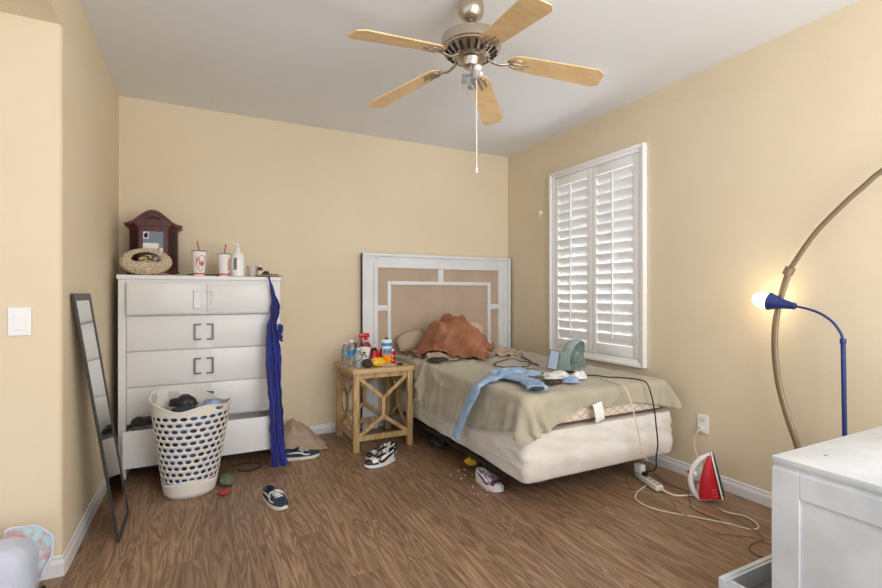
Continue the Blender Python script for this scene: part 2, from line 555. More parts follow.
# ================================================================== ROOM SHELL
XL, XR, YB, H = -.555, 2.98, 4.26, 2.74
YN = -1.6
b = MB(); b.box(-2.4, XR + .12, YN, YB + .12, -.1, 0); struct(b.build('floor', M['floor']))
b = MB(); b.box(XL - .12, XR + .12, YN, YB + .12, H, H + .1); struct(b.build('ceiling', M['ceil']))
b = MB(); b.box(-2.4, XL - .121, YN, 2.639, 2.45, 2.55); struct(b.build('ceiling_alcove', M['wall']))
b = MB(); b.box(XL - .12, XR + .12, YB, YB + .12, 0, H); struct(b.build('wall_back', M['wall']))
# right wall with the window hole
WY0, WY1, WZ0, WZ1 = 2.53, 3.46, .79, 2.31
b = MB()
b.box(XR, XR + .12, YN, WY0, 0, H); b.box(XR, XR + .12, WY1, YB, 0, H)
b.box(XR, XR + .12, WY0, WY1, 0, WZ0); b.box(XR, XR + .12, WY0, WY1, WZ1, H)
struct(b.build('wall_right', M['wallr']))
# left wall with its rounded outer corner, and the header that runs on towards the alcove
rc = .022
arc_ = [(XL - rc + rc * math.cos(a), 2.64 + rc - rc * math.sin(a)) for a in [k * PI / 12 for k in range(7)]]
poly = [(XL, YB)] + arc_ + [(-2.4, 2.64), (-2.4, 2.76), (XL - .12, 2.76), (XL - .12, YB)]
b = MB(); b.prism(poly, 0, 2.45); b.box(XL - .12, XL, YN, YB, 2.45, H)
struct(b.build('wall_left', M['wall'], smooth=40))

def baseboard(name, pts, h=.085, t=.014):
    """moulded baseboard along an open polyline; the profile grows to the left of the path"""
    b = MB()
    prof = [(0, 0), (t, 0), (t, h * .62), (t * .55, h * .8), (t * .5, h * .95), (0, h)]
    P = [Vector((x, y, 0)) for x, y in pts]
    rows = []
    for i, p in enumerate(P):
        d0 = (P[i] - P[i - 1]).normalized() if i else (P[1] - P[0]).normalized()
        d1 = (P[i + 1] - P[i]).normalized() if i < len(P) - 1 else d0
        n0, n1 = Vector((-d0.y, d0.x, 0)), Vector((-d1.y, d1.x, 0))
        nn = (n0 + n1).normalized(); k = 1 / max(.3, nn.dot(n0))
        rows.append([p + nn * (a * k) + Vector((0, 0, z)) for a, z in prof])
    n = len(prof)
    vs = [v for r in rows for v in r]
    fs = [(i * n + k, i * n + k + 1, (i + 1) * n + k + 1, (i + 1) * n + k) for i in range(len(P) - 1) for k in range(n - 1)]
    fs += [tuple(range(n)), tuple((len(P) - 1) * n + k for k in range(n - 1, -1, -1))]
    b.add(vs, fs)
    return struct(b.build(name, M['trim']))
baseboard('baseboard_left', [(-2.4, 2.638), (XL - .001, 2.638), (XL + .002, 2.66), (XL + .002, YB)][::-1], h=.09)
baseboard('baseboard_back', [(XR, YB - .001), (XL + .02, YB - .001)])
baseboard('baseboard_right', [(XR - .001, YN), (XR - .001, YB - .016)])

# ================================================================== WINDOW + SHUTTERS
win = bpy.data.objects.new('window_1', None); COL.objects.link(win); ORG['window_1'] = Vector((0, 0, 0)); struct(win)
FY0, FY1, FZ0, FZ1 = 2.455, 3.535, .692, 2.385
def yzframe(b, y0, y1, z0, z1, w, x0, x1, bev=.004, wz=None):
    wz = wz or w
    b.box(x0, x1, y0, y0 + w, z0, z1, bev=bev); b.box(x0, x1, y1 - w, y1, z0, z1, bev=bev)
    b.box(x0, x1, y0 + w, y1 - w, z0, z0 + wz, bev=bev); b.box(x0, x1, y0 + w, y1 - w, z1 - wz, z1, bev=bev)
b = MB()
yzframe(b, FY0, FY1, FZ0, FZ1, .028, XR - .042, XR, .006)
yzframe(b, FY0 + .024, FY1 - .024, FZ0 + .024, FZ1 - .024, .034, XR - .03, XR + .03, .005)
b.build('window_frame', M['shutter'], win, smooth=40)
b = MB(); b.box(XR + .085, XR + .091, WY0, WY1, WZ0, WZ1); b.build('pane', M['skyglass'], win)
def panel(y0, y1):
    st = .052
    z0, z1 = FZ0 + .062, FZ1 - .062
    b = MB()
    X0, X1 = XR - .026, XR + .002
    b.box(X0, X1, y0, y0 + st, z0, z1, bev=.003); b.box(X0, X1, y1 - st, y1, z0, z1, bev=.003)
    b.box(X0, X1, y0 + st, y1 - st, z1 - .075, z1, bev=.003)
    b.box(X0, X1, y0 + st, y1 - st, z0, z0 + .085, bev=.003)
    p = b.build('shutter_panel', M['shutter'], win, smooth=40)
    ztop, zbot = z1 - .08, z0 + .09
    n = 17
    pit = (ztop - zbot) / n
    for k in range(n):
        zc = zbot + pit * (k + .5)
        up = k >= 4
        tl = math.radians(-63 if up else -76)
        l = MB(); hw = .043
        pr_ = [(-hw, 0), (-hw * .6, .0042), (0, .0055), (hw * .6, .0042), (hw, 0), (hw * .6, -.0042), (0, -.0055), (-hw * .6, -.0042)]
        # cross-section in x,z rotated by the tilt
        ca, sa = math.cos(tl), math.sin(tl)
        q = [((XR - .010) + a * ca - c_ * sa, zc + a * sa + c_ * ca) for a, c_ in pr_]
        l.prism(q, y0 + st + .001, y1 - st - .001, axis='y')
        l.build('louver', M['shutter'], p, smooth=50)
    ym = (y0 + y1) / 2
    r = MB(); r.box(XR - .049, XR - .040, ym - .007, ym + .007, zbot + .05, ztop - .01, bev=.002)
    r.build('tilt_rod', M['shutter'], p)
    h = MB()
    for zz in (z0 + .12, z1 - .14):
        ye = y0 if y0 < 2.6 else y1
        h.tube([(X0 - .004, ye, zz), (X0 - .004, ye, zz + .07)], .005, 8)
    h.build('hinge', M['plastic'], p)
panel(2.517, 2.993); panel(2.997, 3.473)

# ================================================================== CEILING FAN
FC = (1.215, 2.06)
fan = thing('ceiling_fan', 'five-blade ceiling fan with maple blades and brushed nickel motor hanging from the ceiling', 'ceiling fan', (FC[0], FC[1], H))
b = MB(); b.lathe([(0.001, H - .001), (.05, H - .001), (.062, H - .02), (.067, H - .045), (.064, H - .072), (.052, H - .095), (.034, H - .11), (.02, H - .116)], (*FC, 0), 32); b.build('canopy', M['nickel'], fan, smooth=40)
b = MB(); b.tube([(*FC, H - .11), (*FC, 2.55)], .0125, 12); b.build('downrod', M['nickel'], fan, smooth=True)
b = MB(); b.lathe([(.02, 2.556), (.08, 2.553), (.135, 2.548), (.148, 2.54), (.151, 2.532), (.151, 2.49), (.145, 2.484), (.145, 2.477), (.136, 2.472), (.128, 2.468), (.116, 2.458), (.10, 2.447), (.075, 2.438), (.05, 2.434)], (*FC, 0), 40)
mo = b.build('motor_housing', M['nickel'], fan, smooth=35)
b = MB()
for k in range(20):
    a = 2 * PI * k / 20
    b.bar((FC[0] + .098 * math.cos(a), FC[1] + .098 * math.sin(a), 2.4435), (FC[0] + .133 * math.cos(a), FC[1] + .133 * math.sin(a), 2.4665), .014, .004)
b.build('vent_ring', M['dark'], mo)
b = MB(); b.lathe([(.05, 2.437), (.046, 2.43), (.045, 2.405), (.04, 2.398), (.025, 2.395), (.001, 2.394)], (*FC, 0), 28); sh = b.build('switch_housing', M['nickel'], fan, smooth=40)
# bare light-kit stem, sockets and glass stub
b = MB(); b.tube([(*FC, 2.396), (*FC, 2.29)], .006, 8)
for a in (.5, 2.6, 4.7):
    px, py = FC[0] + .035 * math.cos(a), FC[1] + .035 * math.sin(a)
    b.tube([(FC[0], FC[1], 2.355), (px, py, 2.355), (px, py, 2.32)], [.005, .012, .014], 10)
b.lathe([(.001, 2.282), (.016, 2.288), (.02, 2.295), (.016, 2.302), (.004, 2.306)], (*FC, 0), 14)
b.build('light_kit_stem', M['silver'], fan, smooth=40)
b = MB()
b.ell((FC[0] + .02, FC[1] - .03, 2.385), (.022, .022, .016), 12, 8); b.ell((FC[0] + .045, FC[1] - .02, 2.365), (.012, .012, .012), 10, 6)
b.build('socket_cap', M['plastic'], fan, smooth=True)
A0 = math.radians(191.94 - 1)
for k in range(5):
    a = A0 + k * 2 * PI / 5
    d = Vector((math.cos(a), math.sin(a), 0)); s_ = Vector((-d.y, d.x, 0))
    pitch = math.radians(-10)
    w_ = s_ * math.cos(pitch) + Vector((0, 0, 1)) * math.sin(pitch)
    up = d.cross(w_)
    dz = lambda r: 2.426 - (r - .2) * .175
    b = MB()
    ol = []
    L0, L1 = .185, .665
    for t in np.linspace(0, 1, 15):
        r = L0 + (L1 - L0) * t
        hw = .052 + .017 * t
        if t < .12: hw *= math.sqrt(max(.02, 1 - ((.12 - t) / .12) ** 2)) * .75 + .25
        if t > .93: hw *= math.sqrt(max(.0, 1 - ((t - .93) / .07) ** 2)) * .35 + .65
        ol.append((r, hw))
    pts = [(r, hw) for r, hw in ol] + [(r, -hw) for r, hw in reversed(ol)]
    c0 = Vector((FC[0], FC[1], 0))
    def bp(r, w, h):
        return c0 + d * r + w_ * w + up * h + Vector((0, 0, dz(r)))
    n = len(pts)
    vs = [bp(r, w, .003) for r, w in pts] + [bp(r, w, -.003) for r, w in pts]
    fs = [(i, (i + 1) % n, n + (i + 1) % n, n + i) for i in range(n)]
    m2 = len(ol)
    for i in range(m2 - 1):
        fs.append((i, i + 1, n - 2 - i, n - 1 - i)); fs.append((n + i + 1, n + i, n + n - 1 - i, n + n - 2 - i))
    b.add(vs, fs)
    bl = b.build('fan_blade', M['blade'], fan)
    b = MB()
    pth = spline([c0 + d * .085 + Vector((0, 0, 2.440)), c0 + d * .115 + Vector((0, 0, 2.420)), c0 + d * .15 + Vector((0, 0, 2.410)), c0 + d * .195 + Vector((0, 0, dz(.195) - .012))], 5)
    b.tube(pth, [.011] * 6 + [.009] * (len(pth) - 6), 8, flat=.6)
    for w in (-.028, 0, .028):
        b.tube([bp(.19, w * .4, -.011), bp(.215, w, -.0085), bp(.275 + (.02 if w == 0 else 0), w, -.0075)], [.008, .0075, .005], 6, flat=.55)
    b.build('blade_iron', M['nickel'], fan, smooth=True)
b = MB(); b.tube([(FC[0] + .02, FC[1] - .03, 2.38), (FC[0] + .018, FC[1] - .025, 2.33), (FC[0] + .018, FC[1] - .025, 2.0), (FC[0] + .018, FC[1] - .025, 1.865)], .0028, 6)
b.tube([(FC[0] + .018, FC[1] - .025, 1.885), (FC[0] + .018, FC[1] - .025, 1.86)], .006, 8)
b.build('pull_cord', M['paper'], fan)
b = MB(); b.tube([(FC[0] - .045, FC[1] + .01, 2.41), (FC[0] - .055, FC[1] + .01, 2.36), (FC[0] - .055, FC[1] + .01, 2.24)], .0018, 6)
b.tube([(FC[0] + .01, FC[1] + .045, 2.41), (FC[0] + .01, FC[1] + .047, 2.27)], .0018, 6)
b.build('pull_chain', M['silver'], fan)

# ================================================================== TALL DRESSER
DX0, DX1, DY0, DY1, DZ = -.5, .54, 3.80, 4.25, 1.38
dr = thing('tall_dresser', 'tall white lacquered chest of drawers against the back wall with its bottom drawer open', 'dresser', (.02, 4.02, 0))
b = MB()
b.box(DX0, DX0 + .045, DY0, DY1, 0, DZ - .03, bev=.003); b.box(DX1 - .055, DX1, DY0, DY1, 0, DZ - .03, bev=.003)
b.box(DX0 + .045, DX1 - .055, DY1 - .012, DY1, .09, DZ - .03)
for z in (.10, .362, .604, .848, 1.092):
    b.box(DX0 + .045, DX1 - .055, DY0 + .015, DY1 - .012, z, z + .012)
b.box(DX0 + .045, DX1 - .055, DY0, DY0 + .05, DZ - .055, DZ - .03, bev=.002)
b.build('carcass', M['white'], dr)
b = MB(); b.box(DX0 - .008, DX1 + .008, DY0 - .012, DY1, DZ - .03, DZ, bev=.004)
b.build('top_board', M['white'], dr)
def drawer(z0, z1, out, handle='grey', hz=None):
    x0, x1 = DX0 + .048, DX1 - .058
    y = DY0 - out
    b = MB()
    xm = (x0 + x1) / 2
    b.box(x0, x1, y, y + .018, z0, z1, bev=.003)
    if handle == 'white':   # two framed fronts on the top drawer
        for a, c in ((x0 + .006, xm - .022), (xm + .022, x1 - .006)):
            b.box(a, c, y - .012, y, z0 + .01, z1 - .01, bev=.004)
    elif out < .05:
        b.box(xm - .05, xm - .046, y - .0015, y + .002, z0 + .002, z1 - .002); b.box(xm + .040, xm + .044, y - .0015, y + .002, z0 + .002, z1 - .002)
        b.box(xm - .046, xm + .040, y - .0030, y + .002, z0 + .002, z1 - .002)
    # tray behind the front
    yb = y + .40
    b.box(x0 + .008, x0 + .02, y + .018, yb, z0 + .015, z1 - .04); b.box(x1 - .02, x1 - .008, y + .018, yb, z0 + .015, z1 - .04)
    b.box(x0 + .02, x1 - .02, y + .018, yb, z0 + .015, z0 + .022); b.box(x0 + .02, x1 - .02, yb - .012, yb, z0 + .022, z1 - .04)
    d = b.build('drawer', M['white'], dr, smooth=30)
    hz = hz or (z0 + z1) / 2
    for sgn in (-1, 1):
        hb = MB()
        xv, xi = xm + sgn * .058, xm + sgn * .018
        hh = .066 if handle == 'white' else .058
        th = .010
        yy = y - .012 if handle == 'white' else y - .003
        hb.box(xv - th / 2, xv + th / 2, yy - .018, yy - .008, hz - hh, hz + hh, bev=.002)
        for zz in (hz - hh + .005, hz + hh - .005):
            hb.box(min(xv, xi), max(xv, xi), yy - .016, yy - .009, zz - .005, zz + .005, bev=.002)
            hb.box(min(xi, xi + sgn * .01), max(xi, xi + sgn * .01), yy - .012, y + .002, zz - .005, zz + .005)
        hb.build('handle', M['plastic'] if handle == 'white' else M['pewter'], d)
    return d
drawer(1.106, 1.33, .03, 'white', hz=1.215)
drawer(.862, 1.098, .004)
drawer(.618, .856, .004)
drawer(.374, .612, .004)
drawer(.122, .362, .18)

# ---- things on the dresser
TZ = DZ + .001
jb = thing('jewelry_cabinet', 'dark cherry wood jewelry cabinet with arched top and mirrored door on the tall dresser', 'jewelry box', (-.31, 4.06, TZ))
def chamf(x0, x1, y0, y1, ch):
    return [(x0 + ch, y0), (x1 - ch, y0), (x1, y0 + ch * .8), (x1, y1), (x0, y1), (x0, y0 + ch * .8)]
b = MB(); b.prism(chamf(-.475, -.145, 3.965, 4.17, .065), TZ, TZ + .03)
b.prism(chamf(-.462, -.158, 3.975, 4.165, .062), TZ + .03, TZ + .345)
b.prism(chamf(-.475, -.145, 3.965, 4.17, .065), TZ + .345, TZ + .358)
b.prism(chamf(-.49, -.13, 3.952, 4.175, .07), TZ + .358, TZ + .378)
b.build('cabinet_body', M['cherry'], jb)
def arch(x0, x1, z0, zp, n=24):
    pts = []
    for i in range(n + 1):
        t = i / n; x = x0 + (x1 - x0) * t
        pts.append((x, z0 + (zp - z0) * (.5 - .5 * math.cos(2 * PI * min(1, max(0, (t))))) ** .75))
    return pts
b = MB()
top = arch(-.455, -.165, TZ + .376, TZ + .462)
b.prism([(-.455, TZ + .372)] + top + [(-.165, TZ + .372)], 3.956, 4.15, axis='y')
b2 = arch(-.46, -.16, TZ + .378, TZ + .472)
b.prism(b2 + [(x, z - .02) for x, z in reversed(b2)], 3.945, 3.956, axis='y')
b.build('arched_crest', M['cherry'], jb, smooth=40)
b = MB(); 
for t in range(5):
    x = -.31 + (t - 2) * .016
    b.ell((x, 3.953, TZ + .41 + .006 * (2 - abs(t - 2))), (.011, .003, .007), 10, 6)
b.build('carved_rosette', M['iron'], jb, smooth=True)
dx0, dx1 = -.395, -.225
b = MB()
b.box(dx0, dx0 + .022, 3.963, 3.976, TZ + .035, TZ + .345); b.box(dx1 - .022, dx1, 3.963, 3.976, TZ + .035, TZ + .345)
b.box(dx0 + .022, dx1 - .022, 3.963, 3.976, TZ + .035, TZ + .06); b.box(dx0 + .022, dx1 - .022, 3.963, 3.976, TZ + .32, TZ + .345)
jd = b.build('mirror_door', M['cherry'], jb)
b = MB(); b.box(dx0 + .02, dx1 - .02, 3.97, 3.973, TZ + .055, TZ + .325); b.build('mirror', M['smoked'], jd)
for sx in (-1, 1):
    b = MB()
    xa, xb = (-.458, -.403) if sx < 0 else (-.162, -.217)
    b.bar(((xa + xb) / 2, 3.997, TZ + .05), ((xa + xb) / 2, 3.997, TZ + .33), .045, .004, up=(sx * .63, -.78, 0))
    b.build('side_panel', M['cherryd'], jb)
b = MB(); b.box(dx0 + .024, dx0 + .056, 3.965, 3.968, TZ + .265, TZ + .315)
b.build('photo', M['paper'], jb)
b = MB(); b.ell((dx0 + .040, 3.9645, TZ + .288), (.012, .001, .018), 10, 6); b.ell((dx0 + .045, 3.9645, TZ + .305), (.006, .001, .006), 8, 6)
b.build('photo_figure', M['dark'], jb)
b = MB(); b.box(dx0 + .022, dx1 - .05, 3.965, 3.968, TZ + .17, TZ + .235); b.box(dx1 - .06, dx1 - .024, 3.965, 3.9675, TZ + .15, TZ + .20); b.build('photo', M['paper'], jb)

# straw handbag : thick ring, wider at the bottom, opening under the handle
sb = thing('straw_handbag', 'cream braided straw hobo handbag in front of the jewelry cabinet', 'handbag', (-.345, 3.87, TZ))
def bagpt(u, v):
    a = 2 * PI * u
    # a = -pi/2 bottom, +pi/2 handle top
    up = (math.sin(a) + 1) / 2
    rr = .055 - .040 * up
    cx, cz = math.cos(a) * (.132 - .022 * up), math.sin(a) * .062
    c = Vector((-.345 + cx, 3.87, TZ + .112 + cz - (1 - up) * -.0))
    dr_ = Vector((math.cos(a), 0, math.sin(a) * .75)).normalized()
    q = 2 * PI * v
    p = c + dr_ * math.cos(q) * rr + Vector((0, 1, 0)) * math.sin(q) * rr * (.8 if up < .6 else .7)
    p.z = max(p.z, TZ + .003)
    return p
b = MB(); b.grid(bagpt, 65, 25); b.build('braided_body', M['straw'], sb, smooth=True, weld=True)
b = MB(); b.ell((-.335, 3.90, TZ + .11), (.06, .022, .035), 16, 8); b.build('leopard_pouch', M['leopard'], sb, smooth=True)

# stack of papers + dark folder
for i, (x0, x1, y0, y1, dz, rot, mt, lb) in enumerate([
        (-.115, .09, 3.93, 4.12, 0, .10, 'paper', 'loose white papers lying flat behind the two fast food cups'),
        (-.09, .15, 3.99, 4.20, .012, -.08, 'dark', 'black folder lying on top of the papers on the dresser')]):
    b = MB()
    c = Vector(((x0 + x1) / 2, (y0 + y1) / 2, TZ + dz))
    for k in range(4 if mt == 'paper' else 2):
        mtx = Matrix.Translation(c + Vector((.004 * k, 0, .0028 * k))) @ Matrix.Rotation(rot + .06 * k * (-1) ** k, 4, 'Z')
        hx, hy = (x1 - x0) / 2, (y1 - y0) / 2
        b.grid(lambda u, v: mtx @ Vector(((u - .5) * 2 * hx, (v - .5) * 2 * hy, .0008 + .0006 * math.sin(u * 5 + k))), 8, 8)
    o = b.build('paper_sheets' if mt == 'paper' else 'folder', M[mt], org=c, fixn=False)
    solidify(o, .001 if mt == 'paper' else .004, 1)
    tag(o, lb, 'papers' if mt == 'paper' else 'folder')
b = MB(); 
mtx = Matrix.Translation((-.19, 3.845, TZ)) @ Matrix.Rotation(.25, 4, 'Z')
b.grid(lambda u, v: mtx @ Vector(((u - .5) * .12, (v - .5) * .07, .002 + .012 * abs(noise.noise(Vector((u * 4, v * 4, 3)))) + .004 * math.sin(u * 9))), 14, 10)
tag(solidify(b.build('paper_napkin', M['whitecloth'], org=(-.19, 3.845, TZ), smooth=True), .001, 1), 'crumpled white napkin at the right foot of the straw handbag', 'napkin')

def cup(x, y, h, rt, rb, lean, label, logo):
    t = thing('fast_food_cup', label, 'cup', (x, y, TZ))
    b = MB(); b.lathe([(rb * .9, TZ), (rb, TZ + .002), (rt, TZ + h), (rt * .95, TZ + h - .002)], (x, y, 0), 28); b.build('paper_cup', M['paper'], t, smooth=40)
    b = MB(); b.lathe([(rt * 1.03, TZ + h - .001), (rt * 1.06, TZ + h + .003), (rt * .98, TZ + h + .008), (rt * .5, TZ + h + .01), (.001, TZ + h + .009)], (x, y, 0), 28); b.build('lid', M['glass'], t, smooth=40)
    b = MB(); b.tube([(x, y, TZ + h + .004), (x + lean, y - .003, TZ + h + .078)], .0042, 8); b.build('straw', M['red'], t, smooth=True)
    b = MB(); rr = lambda z: rb + (rt - rb) * (z - TZ) / h + .0006
    b.lathe([(rr(TZ + .012), TZ + .012), (rr(TZ + .022), TZ + .022)], (x, y, 0), 28, cap=False); b.build('red_band', M['red'], t, smooth=True)
    # red script emblem wrapped on the cup side facing the room
    b = MB()
    for st in logo:
        pts = []
        for (u, v) in spline([(p[0], p[1], 0) for p in st], 6) and [(q.x, q.y) for q in spline([(p[0], p[1], 0) for p in st], 6)]:
            z = TZ + h * v
            a = -PI / 2 + .35 + u
            pts.append((x + (rr(z) + .0004) * math.cos(a), y + (rr(z) + .0004) * math.sin(a), z))
        b.tube(pts, .0021, 6)
    b.build('red_script_logo', M['red'], t, smooth=True)
script = [[(.45, .78), (.1, .84), (-.45, .74), (-.75, .52), (-.5, .3), (0, .22), (.35, .38)],
          [(-.55, .60), (-.35, .72), (-.25, .45), (-.05, .62), (.0, .42), (.2, .6), (.25, .42), (.5, .62), (.55, .8)],
          [(-.75, .78), (-.7, .62), (-.5, .52)], [(-.3, .36), (0, .45), (.3, .52)]]
cup(-.016, 3.875, .178, .050, .036, -.012, 'larger fast food paper cup with red script logo and red straw, on the dresser front', script)
cup(.152, 3.905, .165, .048, .033, .012, 'smaller fast food paper cup with red straw, half hidden behind the white pump bottle', [[(.5, .85), (.25, .6), (.45, .4), (.2, .25)], [(.8, .8), (.5, .55), (.75, .3)]])

pb = thing('pump_bottle', 'white plastic lotion pump bottle on the tall dresser', 'bottle', (.246, 3.87, TZ))
b = MB(); b.lathe([(.036, TZ), (.046, TZ + .004), (.047, TZ + .13), (.044, TZ + .16), (.026, TZ + .184), (.014, TZ + .19), (.014, TZ + .197)], (.246, 3.87, 0), 28); b.build('bottle_body', M['plastic'], pb, smooth=40)
b = MB(); b.lathe([(.016, TZ + .195), (.016, TZ + .212), (.006, TZ + .216), (.006, TZ + .24), (.01, TZ + .243), (.01, TZ + .25), (.001, TZ + .251)], (.246, 3.87, 0), 16)
b.tube([(.246, 3.87, TZ + .246), (.222, 3.862, TZ + .248), (.208, 3.858, TZ + .241)], .0045, 8); b.build('pump_head', M['plastic'], pb, smooth=40)
b = MB(); b.grid(lambda u, v: Vector((.246 + .0477 * math.cos(-PI / 2 - .75 + u * .5), 3.87 + .0477 * math.sin(-PI / 2 - .75 + u * .5), TZ + .05 + .09 * v)), 8, 4); b.build('label_print', M['greyfoam'], pb)

o = MB(); o.lathe([(.030, TZ), (.034, TZ + .003), (.038, TZ + .085), (.0355, TZ + .085), (.032, TZ + .008), (.001, TZ + .007)], (.345, 3.88, 0), 24)
tag(o.build('drinking_glass', M['tumbler'], org=(.345, 3.88, TZ), smooth=40), 'clear empty drinking glass right of the white pump bottle', 'glass')
pl_ = MB(); pl_.lathe([(.001, TZ + .001), (.05, TZ), (.075, TZ + .005), (.1, TZ + .011), (.1, TZ + .014), (.07, TZ + .008), (.001, TZ + .006)], (.475, 3.90, 0), 32)
tag(pl_.build('plate', M['pillow'], org=(.475, 3.90, TZ), smooth=40), 'cream plate at the right end of the dresser top', 'plate')
b = MB()
for k in range(26):
    a, r = random.uniform(0, 6.28), random.uniform(0, .065)
    q = Vector((.475 + r * math.cos(a), 3.90 + r * math.sin(a) * .8, TZ + .0175 + random.uniform(0, .004)))
    b.ell(q, (random.uniform(.006, .014), random.uniform(.005, .01), .006), 8, 5)
o = tag(b.build('food_crumbs', M['crumbs'], org=(.475, 3.9, TZ + .01), smooth=True), 'brown food scraps left on the cream plate', 'food scraps'); o['kind'] = 'stuff'
vb = thing('small_bottle', 'small brown medicine bottle with white cap behind the cream plate', 'bottle', (.415, 4.02, TZ))
b = MB(); b.lathe([(.02, TZ), (.022, TZ + .003), (.022, TZ + .07), (.013, TZ + .084)], (.415, 4.02, 0), 20); b.build('bottle_body', M['brown'], vb, smooth=40)
b = MB(); b.lathe([(.0225, TZ + .018), (.0225, TZ + .055)], (.415, 4.02, 0), 20, cap=False); b.build('label', M['offwhite'], vb, smooth=True)
b = MB(); b.lathe([(.014, TZ + .084), (.014, TZ + .1), (.001, TZ + .101)], (.415, 4.02, 0), 20); b.build('cap', M['plastic'], vb, smooth=40)
b = MB(); b.ell((.465, 4.05, TZ + .028), (.03, .02, .027), 16, 10, fn=lambda q, d: q * (1 + .2 * ns(*q, 60)))
tag(b.build('dark_pouch', M['navy'], org=(.465, 4.05, TZ), smooth=True), 'small dark crumpled pouch beside the brown medicine bottle', 'pouch')

# ================================================================== BLUE DRESS hanging from the dresser
prof = [(1.335, .452, .458), (1.30, .455, .470), (1.24, .462, .492), (1.205, .468, .512), (1.16, .462, .523), (1.11, .455, .520), (1.06, .450, .505), (1.0, .428, .498), (.95, .425, .515), (.9, .422, .513),
        (.82, .42, .52), (.75, .418, .525), (.65, .422, .52), (.5, .43, .52), (.35, .435, .525), (.2, .44, .53), (.1, .445, .54), (.02, .44, .56)]
def dress(u, v):
    z = 1.335 - v * 1.322
    for i in range(len(prof) - 1):
        if prof[i][0] >= z >= prof[i + 1][0]: break
    t = (prof[i][0] - z) / (prof[i][0] - prof[i + 1][0])
    a = prof[i][1] * (1 - t) + prof[i + 1][1] * t; c = prof[i][2] * (1 - t) + prof[i + 1][2] * t
    wdt = c - a
    yb = 3.765 if z > 1.10 else 3.765 - (1.10 - z) / 1.1 * .16 if z > .37 else 3.58
    yb = 3.745 - .16 * min(1, max(0, (1.12 - z) / .74))
    if z < .4: yb = min(yb, 3.585 - (.4 - z) * .03)
    fold = min(1, wdt / .08) * (.012 * math.sin(u * 15 + 2.5 * z) + .008 * math.sin(u * 27 + z * 9) + .010 * ns(u * 2, z * 9, 1))
    x = a + wdt * u + .008 * ns(0, z * 16, u) * min(1, wdt / .06)
    return Vector((x, yb - .026 + fold, z))
ds = thing('blue_dress', 'long royal blue dress hanging by its strap from the right side of the dresser', 'dress', (.48, 3.6, .02))
b = MB(); b.grid(dress, 36, 150)
o = b.build('skirt', M['blue'], ds, smooth=True, fixn=False); solidify(o, .004, 0)
b = MB(); b.tube(spline([(.47, 3.722, 1.24), (.462, 3.725, 1.30), (.452, 3.722, 1.345), (.447, 3.75, 1.384), (.455, 3.80, 1.386)], 6), .004, 6)
b.tube(spline([(.495, 3.722, 1.22), (.48, 3.722, 1.29), (.458, 3.722, 1.345), (.455, 3.75, 1.3845), (.465, 3.80, 1.386)], 6), .004, 6)
b.build('strap', M['blue'], ds, smooth=True)
b = MB()
for z, s in ((1.0, 1.0), (.96, .8), (.925, .9)):
    b.grid(lambda u, v: Vector((.505 + .035 * s * u + .006 * math.sin(v * 20), 3.665 + .012 * math.sin(v * 14 + u * 3), z + (v - .5) * .045 + .008 * math.sin(u * 6))), 10, 16)
o = b.build('ruffle', M['blue'], ds, smooth=True, fixn=False); solidify(o, .003, 0)

# ================================================================== LEANING MIRROR
mr = thing('leaning_mirror', 'tall narrow mirror in a charcoal frame leaning against the left wall', 'mirror', (-.37, 3.02, 0))
P00, P10 = Vector((-.372, 2.842, .004)), Vector((-.372, 3.212, .004))
P01, P11 = Vector((-.541, 2.765, 1.252)), Vector((-.541, 3.135, 1.252))
ux = (P10 - P00).normalized(); uz = (P01 - P00).normalized(); un = ux.cross(uz).normalized()
if un.x < 0: un = -un
def mpt(a, c, n_):
    return P00 + (P10 - P00) * a + (P01 - P00) * c + un * n_
def mslab(b, a0, a1, c0, c1, n0, n1):
    vs = [mpt(a, c, n_) for n_ in (n0, n1) for a, c in ((a0, c0), (a1, c0), (a1, c1), (a0, c1))]
    b.add(vs, [(0, 3, 2, 1), (4, 5, 6, 7), (0, 1, 5, 4), (1, 2, 6, 5), (2, 3, 7, 6), (3, 0, 4, 7)])
b = MB(); fw, fh = .020 / .37, .022 / 1.256
mslab(b, 0, fw, 0, 1, -.006, .005); mslab(b, 1 - fw, 1, 0, 1, -.006, .005); mslab(b, fw, 1 - fw, 0, fh, -.006, .005); mslab(b, fw, 1 - fw, 1 - fh * 1.6, 1, -.006, .005)
b.build('mirror_frame', M['frame'], mr)
b = MB(); mslab(b, fw * .8, 1 - fw * .8, fh * .8, 1 - fh * .8, -.004, 0.001); b.build('mirror_glass', M['mirror'], mr)

# ================================================================== LIGHT SWITCH, SENSOR, OUTLET
sw = thing('light_switch', 'white rocker light switch plate on the wall at far left', 'light switch', (-.70, 2.64, 1.13))
b = MB(); b.box(-.738, -.660, 2.631, 2.6395, 1.070, 1.193, bev=.003); b.build('switch_plate', M['plastic'], sw)
b = MB(); b.box(-.718, -.680, 2.627, 2.6305, 1.095, 1.168, bev=.0015); b.build('rocker', M['plastic'], sw)
se = thing('wall_sensor', 'small white round wall hook left of the window', 'wall hook', (2.97, 3.69, 2.03))
b = MB(); b.lathe([(.001, 0), (.022, 0), (.022, -.012), (.012, -.02), (.001, -.021)], (2.978, 3.69, 2.045), 20, mtx=Matrix.Rotation(PI / 2, 4, 'Y')); b.build('mount_disc', M['plastic'], se, smooth=40)
b = MB(); b.tube([(2.96, 3.69, 2.04), (2.955, 3.69, 2.015), (2.962, 3.69, 1.99)], .006, 8); b.build('hook', M['plastic'], se, smooth=True)
ol_ = thing('wall_outlet', 'white duplex power outlet low on the right wall above the iron', 'outlet', (2.978, 2.012, .383))
b = MB(); b.box(2.970, 2.9785, 1.974, 2.05, .325, .445, bev=.003); b.build('outlet_plate', M['plastic'], ol_)
